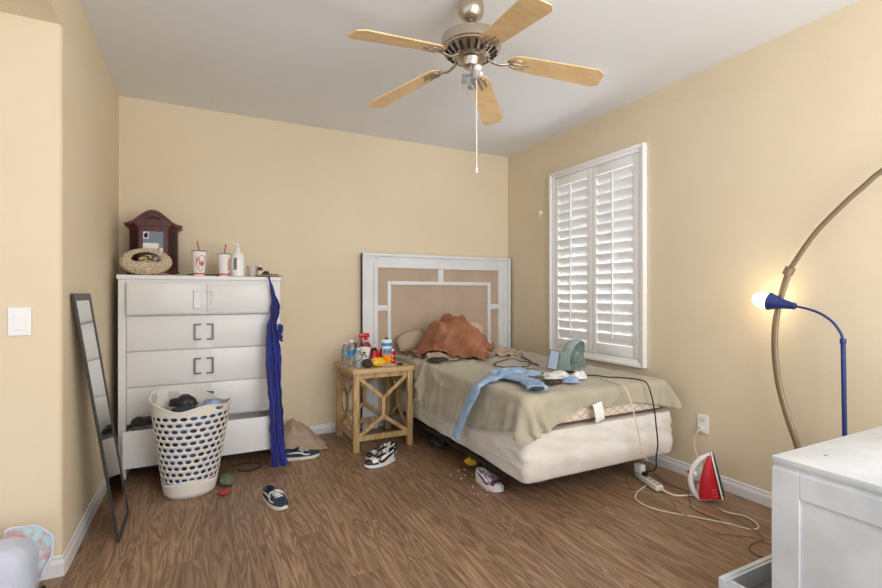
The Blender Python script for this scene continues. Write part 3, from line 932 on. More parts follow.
for zz in (.413, .357):
    b = MB(); b.lathe([(.001, 0), (.017, 0), (.017, -.002), (.001, -.0022)], (2.9695, 2.012, zz), 20, mtx=Matrix.Rotation(PI / 2, 4, 'Y'))
    b.build('socket', M['offwhite'], ol_)
b = MB()
for zz in (.413,):
    for dy in (-.006, .006): b.box(2.9665, 2.9675, 2.012 + dy - .0012, 2.012 + dy + .0012, zz - .004, zz + .006)
b.build('socket_slot', M['dark'], ol_)

# ================================================================== HEADBOARD
HX0, HX1, HY0, HY1 = 1.318, 2.955, 4.185, 4.245
hbt = thing('headboard', 'wide white bed headboard with taupe linen panels against the back wall', 'headboard', (2.14, 4.22, 0))
def xzframe(b, x0, x1, z0, z1, w, y0, y1, wz=None, bev=.003, bot=True):
    wz = wz or w
    b.box(x0, x0 + w, y0, y1, z0, z1, bev=bev); b.box(x1 - w, x1, y0, y1, z0, z1, bev=bev)
    b.box(x0 + w, x1 - w, y0, y1, z1 - wz, z1, bev=bev)
    if bot: b.box(x0 + w, x1 - w, y0, y1, z0, z0 + wz, bev=bev)
b = MB()
xzframe(b, HX0, HX1, .0, 1.622, .145, HY0 + .012, HY1, wz=.115, bot=False)
xzframe(b, HX0, HX1, .0, 1.632, .03, HY0 - .012, HY1, wz=.03, bot=False)
xzframe(b, HX0 + .108, HX1 - .108, .0, 1.54, .04, HY0 - .002, HY1, wz=.045, bot=False)
b.box(HX0 + .14, HX1 - .14, HY0 + .002, HY1, .585, .672, bev=.003)
b.build('outer_frame', M['whitew'], hbt, smooth=30)
b = MB(); b.box(HX0 + .14, HX1 - .14, HY0 + .022, HY1 - .005, .66, 1.51); b.build('linen_panel', M['linen_panel'], hbt)
b = MB()
xzframe(b, 1.562, 2.712, .672, 1.372, .036, HY0 + .004, HY0 + .024, bot=False)
b.box(2.095, 2.155, HY0 + .004, HY0 + .024, 1.372, 1.502, bev=.003)
for x0, x1 in ((1.462, 1.562), (2.712, 2.811)):
    b.box(x0, x1, HY0 + .004, HY0 + .024, 1.09, 1.145, bev=.003)
b.build('inner_lattice', M['whitew'], hbt, smooth=30)

# ================================================================== BED
BX0, BX1, BY0, BY1 = 1.622, 2.83, 2.15, 4.14
bed = thing('metal_bedstead', 'low black metal bed frame on casters under the box spring', 'bed frame', (2.2, 3.1, 0))
b = MB()
for x, s in ((BX0 - .005, 1), (BX1 + .005, -1)):
    b.box(min(x, x + s * .035), max(x, x + s * .035), BY0 + .12, BY1 - .02, .172, .177)
    b.box(min(x, x + s * .004), max(x, x + s * .004), BY0 + .12, BY1 - .02, .150, .172)
for y in (BY0 + .2, 3.15, BY1 - .1):
    b.box(BX0, BX1, y - .018, y + .018, .166, .171)
b.build('side_rail', M['iron'], bed)
for x in (BX0 + .06, BX1 - .06):
    for y in (BY0 + .60, BY1 - .25):
        b = MB(); b.tube([(x, y, .166), (x, y, .055)], .014, 10); b.box(x - .018, x + .018, y - .018, y + .018, .11, .166)
        lg = b.build('leg', M['iron'], bed, smooth=40)
        b = MB(); b.lathe([(.001, -.011), (.024, -.011), (.026, 0), (.024, .011), (.001, .011)], (x, y, .027), 18, mtx=Matrix.Rotation(PI / 2, 4, 'X'))
        b.tube([(x, y, .027), (x, y, .06)], .012, 8)
        b.build('caster', M['black'], lg, smooth=40)

# box spring in a slack white cover
def slab_pt(x0, x1, y0, y1, z0, z1, r, u, v):
    """closed side skin: u around the perimeter, v from the bottom rim to the top rim"""
    W, D = x1 - x0 - 2 * r, y1 - y0 - 2 * r
    q = PI / 2 * r
    per = 2 * (W + D) + 4 * q
    s = (u % 1) * per
    segs = [(W, (x0 + r, y0), (1, 0), (0, -1)), (q, (x1 - r, y0 + r), None, (0, -1)), (D, (x1, y0 + r), (0, 1), (1, 0)), (q, (x1 - r, y1 - r), None, (1, 0)),
            (W, (x1 - r, y1), (-1, 0), (0, 1)), (q, (x0 + r, y1 - r), None, (0, 1)), (D, (x0, y1 - r), (0, -1), (-1, 0)), (q, (x0 + r, y0 + r), None, (-1, 0))]
    for L, p, d, n in segs:
        if s <= L + 1e-9:
            if d is not None:
                return (p[0] + d[0] * s, p[1] + d[1] * s, n[0], n[1])
            a = math.atan2(n[1], n[0]) + (s / L) * PI / 2
            return (p[0] + r * math.cos(a), p[1] + r * math.sin(a), math.cos(a), math.sin(a))
        s -= L
    return (x0 + r, y0, 0, -1)
bs = thing('box_spring', 'box spring in a slack stained white fabric cover under the mattress', 'box spring', (2.2, 3.1, .178))
def bsfn(u, v):
    x, y, nx, ny = slab_pt(BX0, BX1 + .02, BY0, BY1, 0, 0, .035, (u + .62) % 1, v)
    z = .205 + v * .25
    foot = max(0, -ny)
    left = max(0, -nx)
    sag = math.sin(PI * v) ** .7
    w = .012 * sag + .012 * sag * ns(u * 52 + v * 6, v * 3, 2.2) + .006 * sag * ns(u * 110 - v * 8, v * 6, 7)
    w += .016 * foot * math.exp(-((v - .28) / .18) ** 2)
    w = max(w, -.006)
    dz = 0
    if v < .35:
        k = (1 - v / .35)
        dz = -k * (.012 + .010 * abs(ns(u * 26, 0, 4)) + .030 * foot + .02 * left * max(0, 1 - (y - BY0) / .5))
        w += k * (.004 - .012 * left * min(1, (y - BY0) / .5))
    z += dz
    return Vector((x + nx * w, y + ny * w, max(z, .181)))
b = MB(); b.grid(bsfn, 300, 16)
vs_, NU, NV = b.v, 300, 16
b.f += [tuple(i * NV for i in range(0, NU - 1))[::-1], tuple(i * NV + NV - 1 for i in range(0, NU - 1))]; b.m += [0, 0]
b.build('fabric_cover', M['spring'], bs, smooth=50)
b = MB(); b.tube([Vector((slab_pt(BX0, BX1 + .02, BY0, BY1, 0, 0, .035, u, 0)[0], slab_pt(BX0, BX1 + .02, BY0, BY1, 0, 0, .035, u, 0)[1], .27)) + Vector((slab_pt(BX0, BX1 + .02, BY0, BY1, 0, 0, .035, u, 0)[2], slab_pt(BX0, BX1 + .02, BY0, BY1, 0, 0, .035, u, 0)[3], 0)) * .016 for u in np.linspace(0, 1, 200)[:-1]], .004, 6, closed=True)
b.build('seam_piping', M['spring'], bs, smooth=True)

mt = thing('mattress', 'cream quilted mattress with brown piping on the box spring', 'mattress', (2.2, 3.1, .458))
MZ0, MZ1 = .474, .655
b = MB()
def mfn(u, v):
    x, y, nx, ny = slab_pt(BX0 + .03, BX1 - .01, BY0 + .03, BY1 - .01, 0, 0, .06, u, v)
    w = .012 * math.sin(PI * v) ** .6
    return Vector((x + nx * w, y + ny * w, MZ0 + (MZ1 - .006 - MZ0) * v))
b.grid(mfn, 160, 8)
b.f += [tuple(i * 8 for i in range(159))[::-1], tuple(i * 8 + 7 for i in range(159))]; b.m += [0, 0]
b.build('quilted_core', M['ticking'], mt, smooth=50)
b = MB()
for z in (MZ0 + .004, MZ1 - .014):
    b.tube([Vector((q[0] + q[2] * .004, q[1] + q[3] * .004, z)) for q in [slab_pt(BX0 + .03, BX1 - .01, BY0 + .03, BY1 - .01, 0, 0, .06, u, 0) for u in np.linspace(0, 1, 160)[:-1]]], .006, 8, closed=True)
b.build('edge_piping', M['piping'], mt, smooth=True)

# ---- nightstand footprint is needed by the sheet
NX0, NX1, NYa, NYb = 1.062, 1.566, 3.60, 4.15

# ---- rumpled sage sheet, draped by the solver
nu, nv = 86, 108
U, Vv = np.meshgrid(np.linspace(0, 1, nu), np.linspace(0, 1, nv), indexing='ij')
x0s, x1s = BX0 - .255, BX1 + .075
Xs = x0s + (x1s - x0s) * U
Ys = BY0 - .02 + (BY1 - .03 - BY0 + .02) * Vv
# foot overhang is long at the left corner and short towards the wall
tt = (Xs - BX0) / (BX1 - BX0)
ov = np.where(tt < .14, .15, np.where(tt < .34, .15 - (tt - .14) / .20 * .095, .055 + .045 * np.clip((tt - .5) / .5, 0, 1) + .010 * np.sin(tt * 15)))
exL = np.clip(BX0 - Xs, 0, 1)
ov = np.where(tt < 0, .15 * np.sqrt(np.clip(1 - (exL / .27) ** 2, 0, 1)) * (1 - .25 * np.clip(exL / .1, 0, 1)), ov)
k_ = np.clip(1 - Vv / .35, 0, 1)
Ys = Ys - ov * k_ ** 1.0
# left hem: shorter toward the foot corner
hem = .0 + .05 * np.sin(Vv * 9) + .02 * np.sin(Vv * 23)
Xs = Xs + hem * np.clip(1 - U / .15, 0, 1) * .5
Xs = np.where(Xs < BX0, BX0 - (BX0 - Xs) * (1 - .35 * np.clip(1 - (Ys - BY0) / .45, 0, 1)), Xs)
Fl = np.stack([Xs, Ys, np.zeros_like(Xs)], -1)
ex = np.clip(BX0 - .005 - Xs, 0, 1); ey = np.clip(BY0 - Ys, 0, 1); er = np.clip(Xs - BX1, 0, 1)
ee = np.sqrt(ex ** 2 + ey ** 2 + er ** 2) + 1e-9
kk = np.minimum(1, ee / .05)
Xi = np.clip(Xs, BX0 - .005, BX1) - ex / ee * .05 * kk + er / ee * .03 * kk
Yi = np.clip(Ys, BY0, 9) - ey / ee * .05 * kk
Zi = MZ1 + .02 - ee * (ee > 1e-6)
Zi = Zi + .018 * np.sin(Xs * 43 + Ys * 21 + 2 * np.sin(Ys * 9)) * np.cos(Ys * 47 - Xs * 15) * (ee < 1e-3) + .008 * (ee < 1e-3)
Xi = Xi - .015 * np.abs(np.sin(Ys * 24 + np.sin(Ys * 7) * 2)) * (ex > .02)
Yi = Yi - .012 * np.abs(np.sin(Xs * 26)) * (ey > .02)
P = np.stack([Xi, Yi, Zi], -1)
rs = 1.0 + .022 + .14 * np.clip((Ys - 3.2) / .8, 0, 1) + .04 * np.exp(-((Xs - 1.6) / .25) ** 2) * np.clip((Ys - 2.9) / .6, 0, 1)
def bedcol(X):
    a, h1 = push_box(X, ((BX0 + BX1) / 2, (BY0 + BY1) / 2, MZ1 - .10), ((BX1 - BX0) / 2 - .004, (BY1 - BY0) / 2 - .006, .10 + .008), .022, .006)
    c, h2 = push_box(a, ((BX0 + BX1) / 2 + .01, (BY0 + BY1) / 2, .3), ((BX1 - BX0) / 2 + .034, (BY1 - BY0) / 2 + .036, .158), .03, .006)
    # keep clear of nightstand and walls
    h3 = (c[:, 0] < NX1 + .022) & (c[:, 1] > NYa - .03)
    c[h3, 0] = NX1 + .022
    c[:, 0] = np.minimum(c[:, 0], XR - .03)
    c[:, 1] = np.minimum(c[:, 1], HY0 - .02)
    return c, h1 | h2
Psh = cloth(P, rs, bedcol, steps=110, iters=12, fric=.85, bend=.06, g=4, flat=Fl)
# crease the free cloth: tight diagonal wrinkles towards the head, long soft ones elsewhere
for i in range(nu):
    for j in range(nv):
        x, y, z = Psh[i, j]
        head = min(1, max(0, (y - 3.05) / .6))
        w1 = 1 - abs(ns(x * 5 + y * 3, y * 9 - x * 3, 1.5)) * 2.2
        w2 = 1 - abs(ns(x * 3 - y * 6 + 4, y * 5 + x * 7, 6.5)) * 2.2
        r1 = max(0, w1) ** 3; r2 = max(0, w2) ** 4
        if z > MZ1 - .02:
            Psh[i, j, 2] += r1 * (.006 + .026 * head) + r2 * (.004 + .018 * head)
        elif x < BX0 + .02:
            q1 = max(0, 1 - abs(ns(y * 4 + z * 6, z * 4 - y * 3, 3.5)) * 2.4) ** 3
            Psh[i, j, 0] -= q1 * (.012 + .022 * head)
        elif y < BY0 + .02:
            q1 = max(0, 1 - abs(ns(x * 5 - z * 6, z * 4 + x * 3, 8.5)) * 2.4) ** 3
            Psh[i, j, 1] -= q1 * .014
Psh[:, :, 0] = np.where((Psh[:, :, 1] > NYa - .03), np.maximum(Psh[:, :, 0], NX1 + .012), Psh[:, :, 0])
b = from_grid(Psh)
sheet = b.build('bed_sheet', M['sheet'], org=(2.2, 3.1, MZ1), smooth=True, fixn=False)
subsurf(sheet, 1); 
tag(sheet, 'rumpled sage green sheet draped over the mattress', 'bed sheet')
_bv = BVHTree.FromPolygons([Vector(p) for p in Psh.reshape(-1, 3)], [tuple(f) for f in b.f])
def surf(x, y, z0=1.3):
    h = _bv.ray_cast(Vector((x, y, z0)), Vector((0, 0, -1)))
    return h[0].z if h[0] is not None else MZ1

# ---- pillows against the headboard
def pillow(c, r, rot, name, m, label):
    b = MB()
    mtx = Matrix.Rotation(rot[2], 4, 'Z') @ Matrix.Rotation(rot[0], 4, 'X') @ Matrix.Rotation(rot[1], 4, 'Y')
    def fn(q, d):
        # squared-off pillow
        e = .62
        x = math.copysign(abs(d.x) ** e, d.x) * r[0]; z = math.copysign(abs(d.z) ** e, d.z) * r[2]
        y = d.y * r[1] * (1 - .25 * (abs(x / r[0]) ** 4 + abs(z / r[2]) ** 4))
        return Vector((x, y, z)) * (1 + .05 * ns(d.x * 2, d.y * 2, d.z * 2, 1.5) + .02 * ns(d.x, d.y, d.z, 6))
    b.ell(c, r, 36, 20, mtx=mtx, fn=fn)
    o = b.build(name, M[m], org=c, smooth=True)
    return tag(o, label, 'pillow')
zt = MZ1 + .03
pillow((1.76, 4.09, zt + .12), (.14, .045, .09), (-.12, -.25, 0), 'pillow', 'beige', 'beige pillow standing at the left end of the headboard behind the rust blanket')
pillow((2.42, 4.085, zt + .165), (.13, .05, .12), (-.12, .1, 0), 'pillow', 'pillow', 'plump cream pillow showing behind the right side of the rust blanket')
# beige linen lump beneath the blanket
b = MB()
def lump(u, v):
    x = 1.70 + .86 * u; y = 3.52 + .44 * v
    e = max(0, math.sin(PI * u)) ** .5 * max(0, math.sin(PI * v)) ** .5
    s0 = surf(x, y)
    z = s0 + .020 + e * (.02 + .04 * abs(ns(x * 6, y * 9, 3)) + .015 * ns(x * 18, y * 14, 1))
    return Vector((x + .03 * ns(u * 3, v * 3, 8), y + .04 * ns(u * 4, v * 3, 5), z))
b.grid(lump, 60, 36)
Lp = np.array([list(v) for v in b.v]).reshape(60, 36, 3)
o = solidify(b.build('linen_throw', M['beige'], org=(2.1, 3.8, zt), smooth=True, fixn=False), .003, 1)
tag(o, 'crumpled beige linen throw spread under the rust blanket', 'throw')
_lv = BVHTree.FromPolygons([Vector(p) for p in Lp.reshape(-1, 3)], [tuple(f) for f in b.f])

# ---- rust blanket heap
tops = [(x_, t_ * .95) for x_, t_ in [(1.66, .012), (1.70, .05), (1.76, .14), (1.82, .25), (1.88, .315), (1.95, .345), (2.02, .362), (2.10, .358), (2.16, .32), (2.22, .25), (2.28, .19), (2.34, .12), (2.40, .05), (2.44, .012)]]
fronts = [(1.66, 3.68), (1.76, 3.60), (1.88, 3.54), (2.0, 3.50), (2.10, 3.42), (2.20, 3.44), (2.30, 3.58), (2.44, 3.72)]
def lerp(tab, x):
    for (a, p), (c, q) in zip(tab, tab[1:]):
        if a <= x <= c:
            k = (x - a) / (c - a); return p + (q - p) * k
    return tab[0][1] if x < tab[0][0] else tab[-1][1]
n1, n2 = 150, 96
G = np.zeros((n1, n2, 3))
for i in range(n1):
    for j in range(n2):
        u, v = i / (n1 - 1), j / (n2 - 1)
        x = 1.66 + .78 * u
        x += .03 * ns(v * 3, u * 2, 4)
        tp = lerp(tops, x) * (1 + .10 * ns(u * 9, 0, 7)); yf = lerp(fronts, x); yb = 3.98
        ph = PI * (v ** .9)
        yc = yf * .35 + yb * .65
        cy = math.cos(ph)
        y = yc - (yc - yf) * math.copysign(abs(cy) ** .85, cy) if cy > 0 else yc + (yb - yc) * abs(cy) ** .85
        z = tp * max(0, math.sin(ph)) ** .95
        # folds fan out from the peak and wander
        px, pz = 2.07, .40
        th = math.atan2(x - px, pz - z * .9 + .05 + .5 * abs(y - yc))
        rad = math.hypot(x - px, pz - z + .05)
        wob = 1.5 * ns(x * 4, z * 4, y * 3) + .35 * ns(x * 10, z * 9, y * 7)
        f = (.5 + .5 * math.cos(2 * (th * 4.0 + wob * .9 + 1.1))) ** 1.8
        f2 = (.5 + .5 * math.cos(2 * ((x * .8 + z * 1.1 + y * .5) * 11 + wob * 2.0))) ** 2
        f3 = (.5 + .5 * math.cos(2 * ((x * 1.3 - z * .7 - y * .6) * 20 + wob * 1.6))) ** 2
        d = (.050 * f + .034 * f2 + .014 * f3 - .024) * min(1, rad * 5 + .3) * min(1, math.sin(PI * u) * 3)
        d += .008 * ns(x * 16, y * 16, z * 16)
        nx, ny, nz_ = (x - 2.05) * .8, -cy * .8, math.sin(ph) + .15
        L_ = math.sqrt(nx * nx + ny * ny + nz_ * nz_)
        G[i, j] = (x + d * nx / L_, y + d * ny / L_, z + d * nz_ / L_)
for i in range(n1):
    for j in range(n2):
        x, y, z = G[i, j]
        g0 = max(surf(x + a, y + c) for a in (-.012, 0, .012) for c in (-.012, .012))
        h = max([q[0].z for q in [_lv.ray_cast(Vector((x + a, y + c, 1.5)), Vector((0, 0, -1))) for a in (-.03, 0, .03) for c in (-.03, 0, .03)] if q[0] is not None] + [0])
        g1 = max(g0, h)
        G[i, j, 2] = max(g1 + .020, MZ1 + .02 + z)
b = from_grid(G)
bk = b.build('rust_blanket', M['blanket'], org=(2.08, 3.85, .8), smooth=True, fixn=False)
solidify(bk, .004, 1)
tag(bk, 'rust brown fleece blanket heaped against the headboard', 'blanket')

# ---- jeans: waist on the bed, one leg hanging over the left side, one lying towards the foot corner
_fl = _bv
def on_bed(x, y, lift):
    return Vector((x, y, surf(x, y) + lift))
def flat_leg(b, pts, wid, th, seed=0, n=14):
    """flattened cloth tube along a centre line; wid/th per point"""
    N = len(pts)
    rings = []
    for i, p in enumerate(pts):
        t = (pts[min(i + 1, N - 1)] - pts[max(i - 1, 0)]).normalized()
        up = Vector((0, 0, 1)) if abs(t.z) < .75 else Vector((-1, 0, .2))
        side = t.cross(up).normalized(); nn = side.cross(t)
        w = wid[i] if isinstance(wid, list) else wid; h = th[i] if isinstance(th, list) else th
        ring = []
        for k in range(n):
            a = 2 * PI * k / n
            wr = 1 + .22 * noise.noise(Vector((i * .35, k * .9, seed))) + .22 * noise.noise(Vector((i * 1.1, k * 1.5, seed + 5)))
            ring.append(p + side * math.cos(a) * w * wr + nn * (math.sin(a) * h * wr + .3 * h * noise.noise(Vector((i * .7, k * .5, seed + 9))) * (math.sin(a) > 0)))
        rings.append(ring)
    vs = [v for r in rings for v in r]
    fs = [(i * n + k, i * n + (k + 1) % n, (i + 1) * n + (k + 1) % n, (i + 1) * n + k) for i in range(N - 1) for k in range(n)]
    fs += [tuple(range(n - 1, -1, -1)), tuple((N - 1) * n + k for k in range(n))]
    b.add(vs, fs)
jn = thing('light_blue_jeans', 'light blue jeans lying across the bed with one leg hanging over the left side', 'jeans', (1.8, 2.6, MZ1))
wl = [(1.98, 2.62), (1.88, 2.66), (1.80, 2.66), (1.72, 2.62), (1.66, 2.58)]
path = [on_bed(x, y, .028) for x, y in wl]
path += [Vector((1.605, 2.56, .690)), Vector((1.560, 2.57, .655)), Vector((1.545, 2.61, .58)), Vector((1.535, 2.66, .50)), Vector((1.528, 2.71, .42)), Vector((1.522, 2.75, .35)), Vector((1.518, 2.77, .29))]
pp = spline(path, 4)
b = MB(); flat_leg(b, pp, [.085 - .045 * min(1, i / 18) for i in range(len(pp))], [.015 for i in range(len(pp))], 1)
b.build('left_leg', M['denim'], jn, smooth=True)
wl = [(1.93, 2.72), (1.86, 2.62), (1.85, 2.50), (1.84, 2.40), (1.80, 2.30), (1.75, 2.20)]
pp = spline([on_bed(x, y, .030) for x, y in wl], 5)
b = MB(); flat_leg(b, pp, [.10 - .035 * min(1, i / 14) for i in range(len(pp))], .015, 4)
b.build('right_leg', M['denim'], jn, smooth=True)
b = MB()
def wfn(q, d):
    q = q * (1 + .30 * ns(d.x * 1.5, d.y * 1.5, d.z, 1.4) + .22 * abs(ns(d.x, d.y, d.z, 4.5)) + .1 * ns(d.x, d.y, d.z, 10))
    if q.z < 0: q.z *= .2
    return q
b.ell(on_bed(1.90, 2.70, .032), (.135, .075, .034), 44, 22, fn=wfn)
b.ell(on_bed(2.03, 2.62, .026), (.075, .05, .024), 36, 18, fn=wfn)
b.build('seat_panel', M['denim'], jn, smooth=True)
b = MB()
for x, y in [(1.755, 2.19), (1.735, 2.205)]:
    b.ell(on_bed(x, y, .030), (.045, .012, .012), 12, 8)
b.build('leg_hem', M['navy'], jn, smooth=True)

def crumple(name, m, c, r, seed, label, cat, squash=1, org=None, thick=0):
    b = MB()
    def fn(q, d):
        f = 1 + .35 * ns(d.x * 1.3 + seed, d.y * 1.3, d.z * 1.3, 1.3) + .22 * abs(ns(d.x + seed, d.y, d.z, 4.5)) + .08 * ns(d.x, d.y + seed, d.z, 11)
        q = q * f
        if q.z < 0: q.z *= .25
        return q
    b.ell(c, r, 40, 22, fn=fn)
    return tag(b.build(name, M[m], org=c, smooth=True), label, cat)
def bedtop_item(name, m, x, y, r, seed, label, cat):
    # footprint-aware height so nothing sinks into the sheet folds
    z = max(surf(x + dx * r[0], y + dy * r[1]) for dx in (-.9, 0, .9) for dy in (-.9, 0, .9))
    return crumple(name, m, (x, y, z + r[2] * .34 + .004), r, seed, label, cat)
bedtop_item('cotton_shirt', 'whitecloth', 2.145, 2.49, (.10, .07, .035), 2, 'crumpled white cotton top lying right of the jeans on the bed', 'clothing')
bedtop_item('sock', 'whitecloth', 2.255, 2.40, (.055, .04, .036), 5, 'balled white sock near the foot edge of the bed', 'sock')
bedtop_item('denim_shorts', 'denim', 2.12, 2.33, (.055, .05, .028), 9, 'small light blue denim bundle between the white top and the dark lace', 'clothing')
bedtop_item('lace_garment', 'darkbrown', 1.97, 2.36, (.085, .05, .020), 12, 'dark brown lace garment lying on the bed beside the jeans leg', 'clothing')
bedtop_item('navy_sock', 'navy', 2.26, 2.58, (.065, .04, .016), 15, 'dark navy sock lying on the bed below the phone', 'sock')
bedtop_item('navy_cloth', 'navy', 2.08, 2.74, (.06, .035, .014), 18, 'flat dark navy cloth behind the white cotton top', 'clothing')
bedtop_item('dark_strap_bag', 'darkbrown', 1.715, 3.46, (.085, .05, .026), 23, 'flattened dark brown fabric bag at the bed edge beside the nightstand', 'bag')

# ---- seafoam desk fan on the bed
fz = max(surf(2.44 + a, 2.76 + c) for a in (-.08, 0, .08) for c in (-.06, 0, .06)) + .003
df = thing('desk_fan', 'seafoam green small desk fan tilted back on the bed beside the window', 'fan', (2.50, 2.74, fz))
fc = Vector((2.51, 2.745, fz + .128))
ax = Vector((.27, -.76, -.22)).normalized()     # the way the fan blows
mz = Vector((0, 0, 1)).rotation_difference(ax).to_matrix().to_4x4()
b = MB()
b.lathe([(.001, -.055), (.045, -.053), (.085, -.040), (.105, -.015), (.112, .012), (.112, .040), (.105, .043), (.104, .010), (.098, -.008)], fc, 36, mtx=mz, cap=False)
b.build('fan_shell', M['teal'], df, smooth=40)
b = MB(); b.lathe([(.001, -.030), (.09, -.028), (.098, -.012)], fc, 30, mtx=mz, cap=False); b.build('inner_shell', M['tealdk'], df, smooth=True)
b = MB()
for k in range(4):
    b.lathe([(.03 + .021 * k, .034), (.033 + .021 * k, .037), (.03 + .021 * k, .040), (.027 + .021 * k, .037), (.03 + .021 * k, .034)], fc, 30, mtx=mz, cap=False)
for k in range(16):
    a = 2 * PI * k / 16
    p0 = mz @ Vector((.018 * math.cos(a), .018 * math.sin(a), .037)); p1 = mz @ Vector((.105 * math.cos(a), .105 * math.sin(a), .037))
    b.tube([fc + p0, fc + p1], .0022, 5)
b.lathe([(.001, .045), (.02, .043), (.022, .034), (.001, .032)], fc, 20, mtx=mz)
b.build('grille', M['teal'], df, smooth=True)
for k in range(5):
    b = MB()
    a = 2 * PI * k / 5
    def bl(u, v, a=a):
        r = .018 + .075 * u; w = (v - .5) * (.5 + .6 * u)
        return fc + (mz @ Vector((r * math.cos(a + w), r * math.sin(a + w), .004 + .028 * (v - .5))))
    b.grid(bl, 6, 5); b.build('fan_blade', M['tealdk'], df, smooth=True, fixn=False)
sd = ax.cross(Vector((0, 0, 1))).normalized()
b = MB()
for s in (-1, 1):
    p = fc + sd * s * .117
    q = p + Vector((0, 0, -.122))
    b.add([v for v in []], [])
    d_ = Vector((ax.x, ax.y, 0)).normalized()
    tri = [p + d_ * .022 + Vector((0, 0, .018)), p - d_ * .022 + Vector((0, 0, .018)), q - d_ * .055, q + d_ * .055]
    o_ = sd * s * .007
    b.add(tri + [t + o_ for t in tri], [(0, 1, 2, 3), (7, 6, 5, 4), (0, 4, 5, 1), (1, 5, 6, 2), (2, 6, 7, 3), (3, 7, 4, 0)])
b0 = fc + Vector((0, 0, -.122))
d_ = Vector((ax.x, ax.y, 0)).normalized()
for s in (-1, 1):
    b.bar(b0 - sd * .120 + d_ * s * .045, b0 + sd * .120 + d_ * s * .045, .02, .008)
b.build('stand', M['teal'], df, smooth=30)

ph = thing('smartphone', 'smartphone with lit screen propped against the seafoam fan', 'phone', (2.345, 2.76, fz))
n_ = Vector((-.50, -.80, .33)).normalized(); s_ = Vector((0, 0, 1)).cross(n_).normalized(); u_ = n_.cross(s_)
c_ = Vector((2.345, 2.765, fz + .080)); s0_, u0_ = s_, u_
s_ = s0_ * math.cos(.22) - u0_ * math.sin(.22); u_ = u0_ * math.cos(.22) + s0_ * math.sin(.22)
mt_ = Matrix(((s_.x, u_.x, n_.x, c_.x), (s_.y, u_.y, n_.y, c_.y), (s_.z, u_.z, n_.z, c_.z), (0, 0, 0, 1)))
b = MB(); b.box(-.037, .037, -.074, .074, -.005, .004, mtx=mt_, bev=.003); b.build('phone_case', M['cordb'], ph)
b = MB(); b.box(-.033, .033, -.069, .069, .004, .005, mtx=mt_); b.build('screen', M['screen'], ph)

# thin cords lying on the sheet
def draped(pts, r, name, m, label, n=6, lift=.004):
    q = []
    for p in spline([(x, y, 0) for x, y in pts], n):
        q.append(Vector((p.x, p.y, max(surf(p.x + a, p.y + c) for a in (-.012, 0, .012) for c in (-.012, 0, .012)) + r + lift)))
    b = MB(); b.tube(q, r, 6)
    return tag(b.build(name, M[m], org=q[0], smooth=True), label, 'cord')
draped([(2.05, 3.10), (2.16, 3.24), (2.28, 3.30), (2.40, 3.24), (2.40, 3.12), (2.27, 3.0), (2.14, 3.02), (2.06, 3.14), (2.14, 3.22)], .0035, 'earphone_cable', 'cordb', 'coiled thin black earphone cable on the sheet beyond the jeans')
draped([(2.24, 3.0), (2.2, 2.92), (2.24, 2.84), (2.20, 2.72), (2.28, 2.66), (2.36, 2.60)], .003, 'charging_cable', 'cordb', 'thin black charging cable running toward the phone on the bed')
draped([(2.60, 3.50), (2.52, 3.38), (2.46, 3.22), (2.41, 3.10), (2.38, 2.98)], .006, 'flat_black_strap', 'cordb', 'thick black cable on the bed behind the smartphone')
draped([(2.30, 2.68), (2.36, 2.62), (2.40, 2.56)], .009, 'black_adapter', 'cordb', 'black inline power adapter on the bed in front of the fan')

# ================================================================== NIGHTSTAND
nst = thing('nightstand', 'pale oak nightstand with open Y-braced sides beside the bed', 'nightstand', (1.3, 3.87, 0))
NZ = .655
b = MB(); b.box(NX0 - .012, NX1 + .008, NYa - .015, NYb + .012, NZ - .038, NZ, bev=.004); b.build('tabletop', M['oaktop'], nst, smooth=30)
w = .046
for x in (NX0 + w / 2, NX1 - w / 2):
    for y in (NYa + w / 2, NYb - w / 2):
        b = MB(); b.box(x - w / 2, x + w / 2, y - w / 2, y + w / 2, 0, NZ - .038, bev=.003); b.build('leg', M['oak'], nst, smooth=30)
def braced(p0, p1):
    """one side: top apron, low rail, Y braces and a short centre post"""
    p0, p1 = Vector(p0), Vector(p1)
    d = (p1 - p0); L = d.length; d.normalize(); nrm = Vector((-d.y, d.x, 0))
    b = MB()
    def P_(a, z): return p0 + d * a + Vector((0, 0, z))
    b.bar(P_(0, .598), P_(L, .598), .022, .038); b.bar(P_(0, .105), P_(L, .105), .024, .042)
    m = L / 2
    for a in (0, L):
        b.bar(P_(a, .585), P_(m, .41), .020, .028); b.bar(P_(a, .12), P_(m, .265), .020, .028)
    b.bar(P_(m, .255), P_(m, .42), .022, .028, up=tuple(d))
    b.build('brace_side', M['oak'], nst)
braced((NX0 + w, NYa + w / 2, 0), (NX1 - w, NYa + w / 2, 0)); braced((NX0 + w, NYb - w / 2, 0), (NX1 - w, NYb - w / 2, 0))
braced((NX0 + w / 2, NYa + w, 0), (NX0 + w / 2, NYb - w, 0)); braced((NX1 - w / 2, NYa + w, 0), (NX1 - w / 2, NYb - w, 0))
b = MB(); b.tube(spline([(NX0 - .004 + .0 * math.cos(a), 3.86 + .085 * math.cos(a), .37 + .10 * math.sin(a)) for a in np.linspace(.3, 6.0, 12)], 4), .004, 6)
tag(b.build('hanging_cable_loop', M['cordb'], org=(NX0, 3.86, .47), smooth=True), 'loop of thin black cable hooked on the nightstand left side', 'cord')

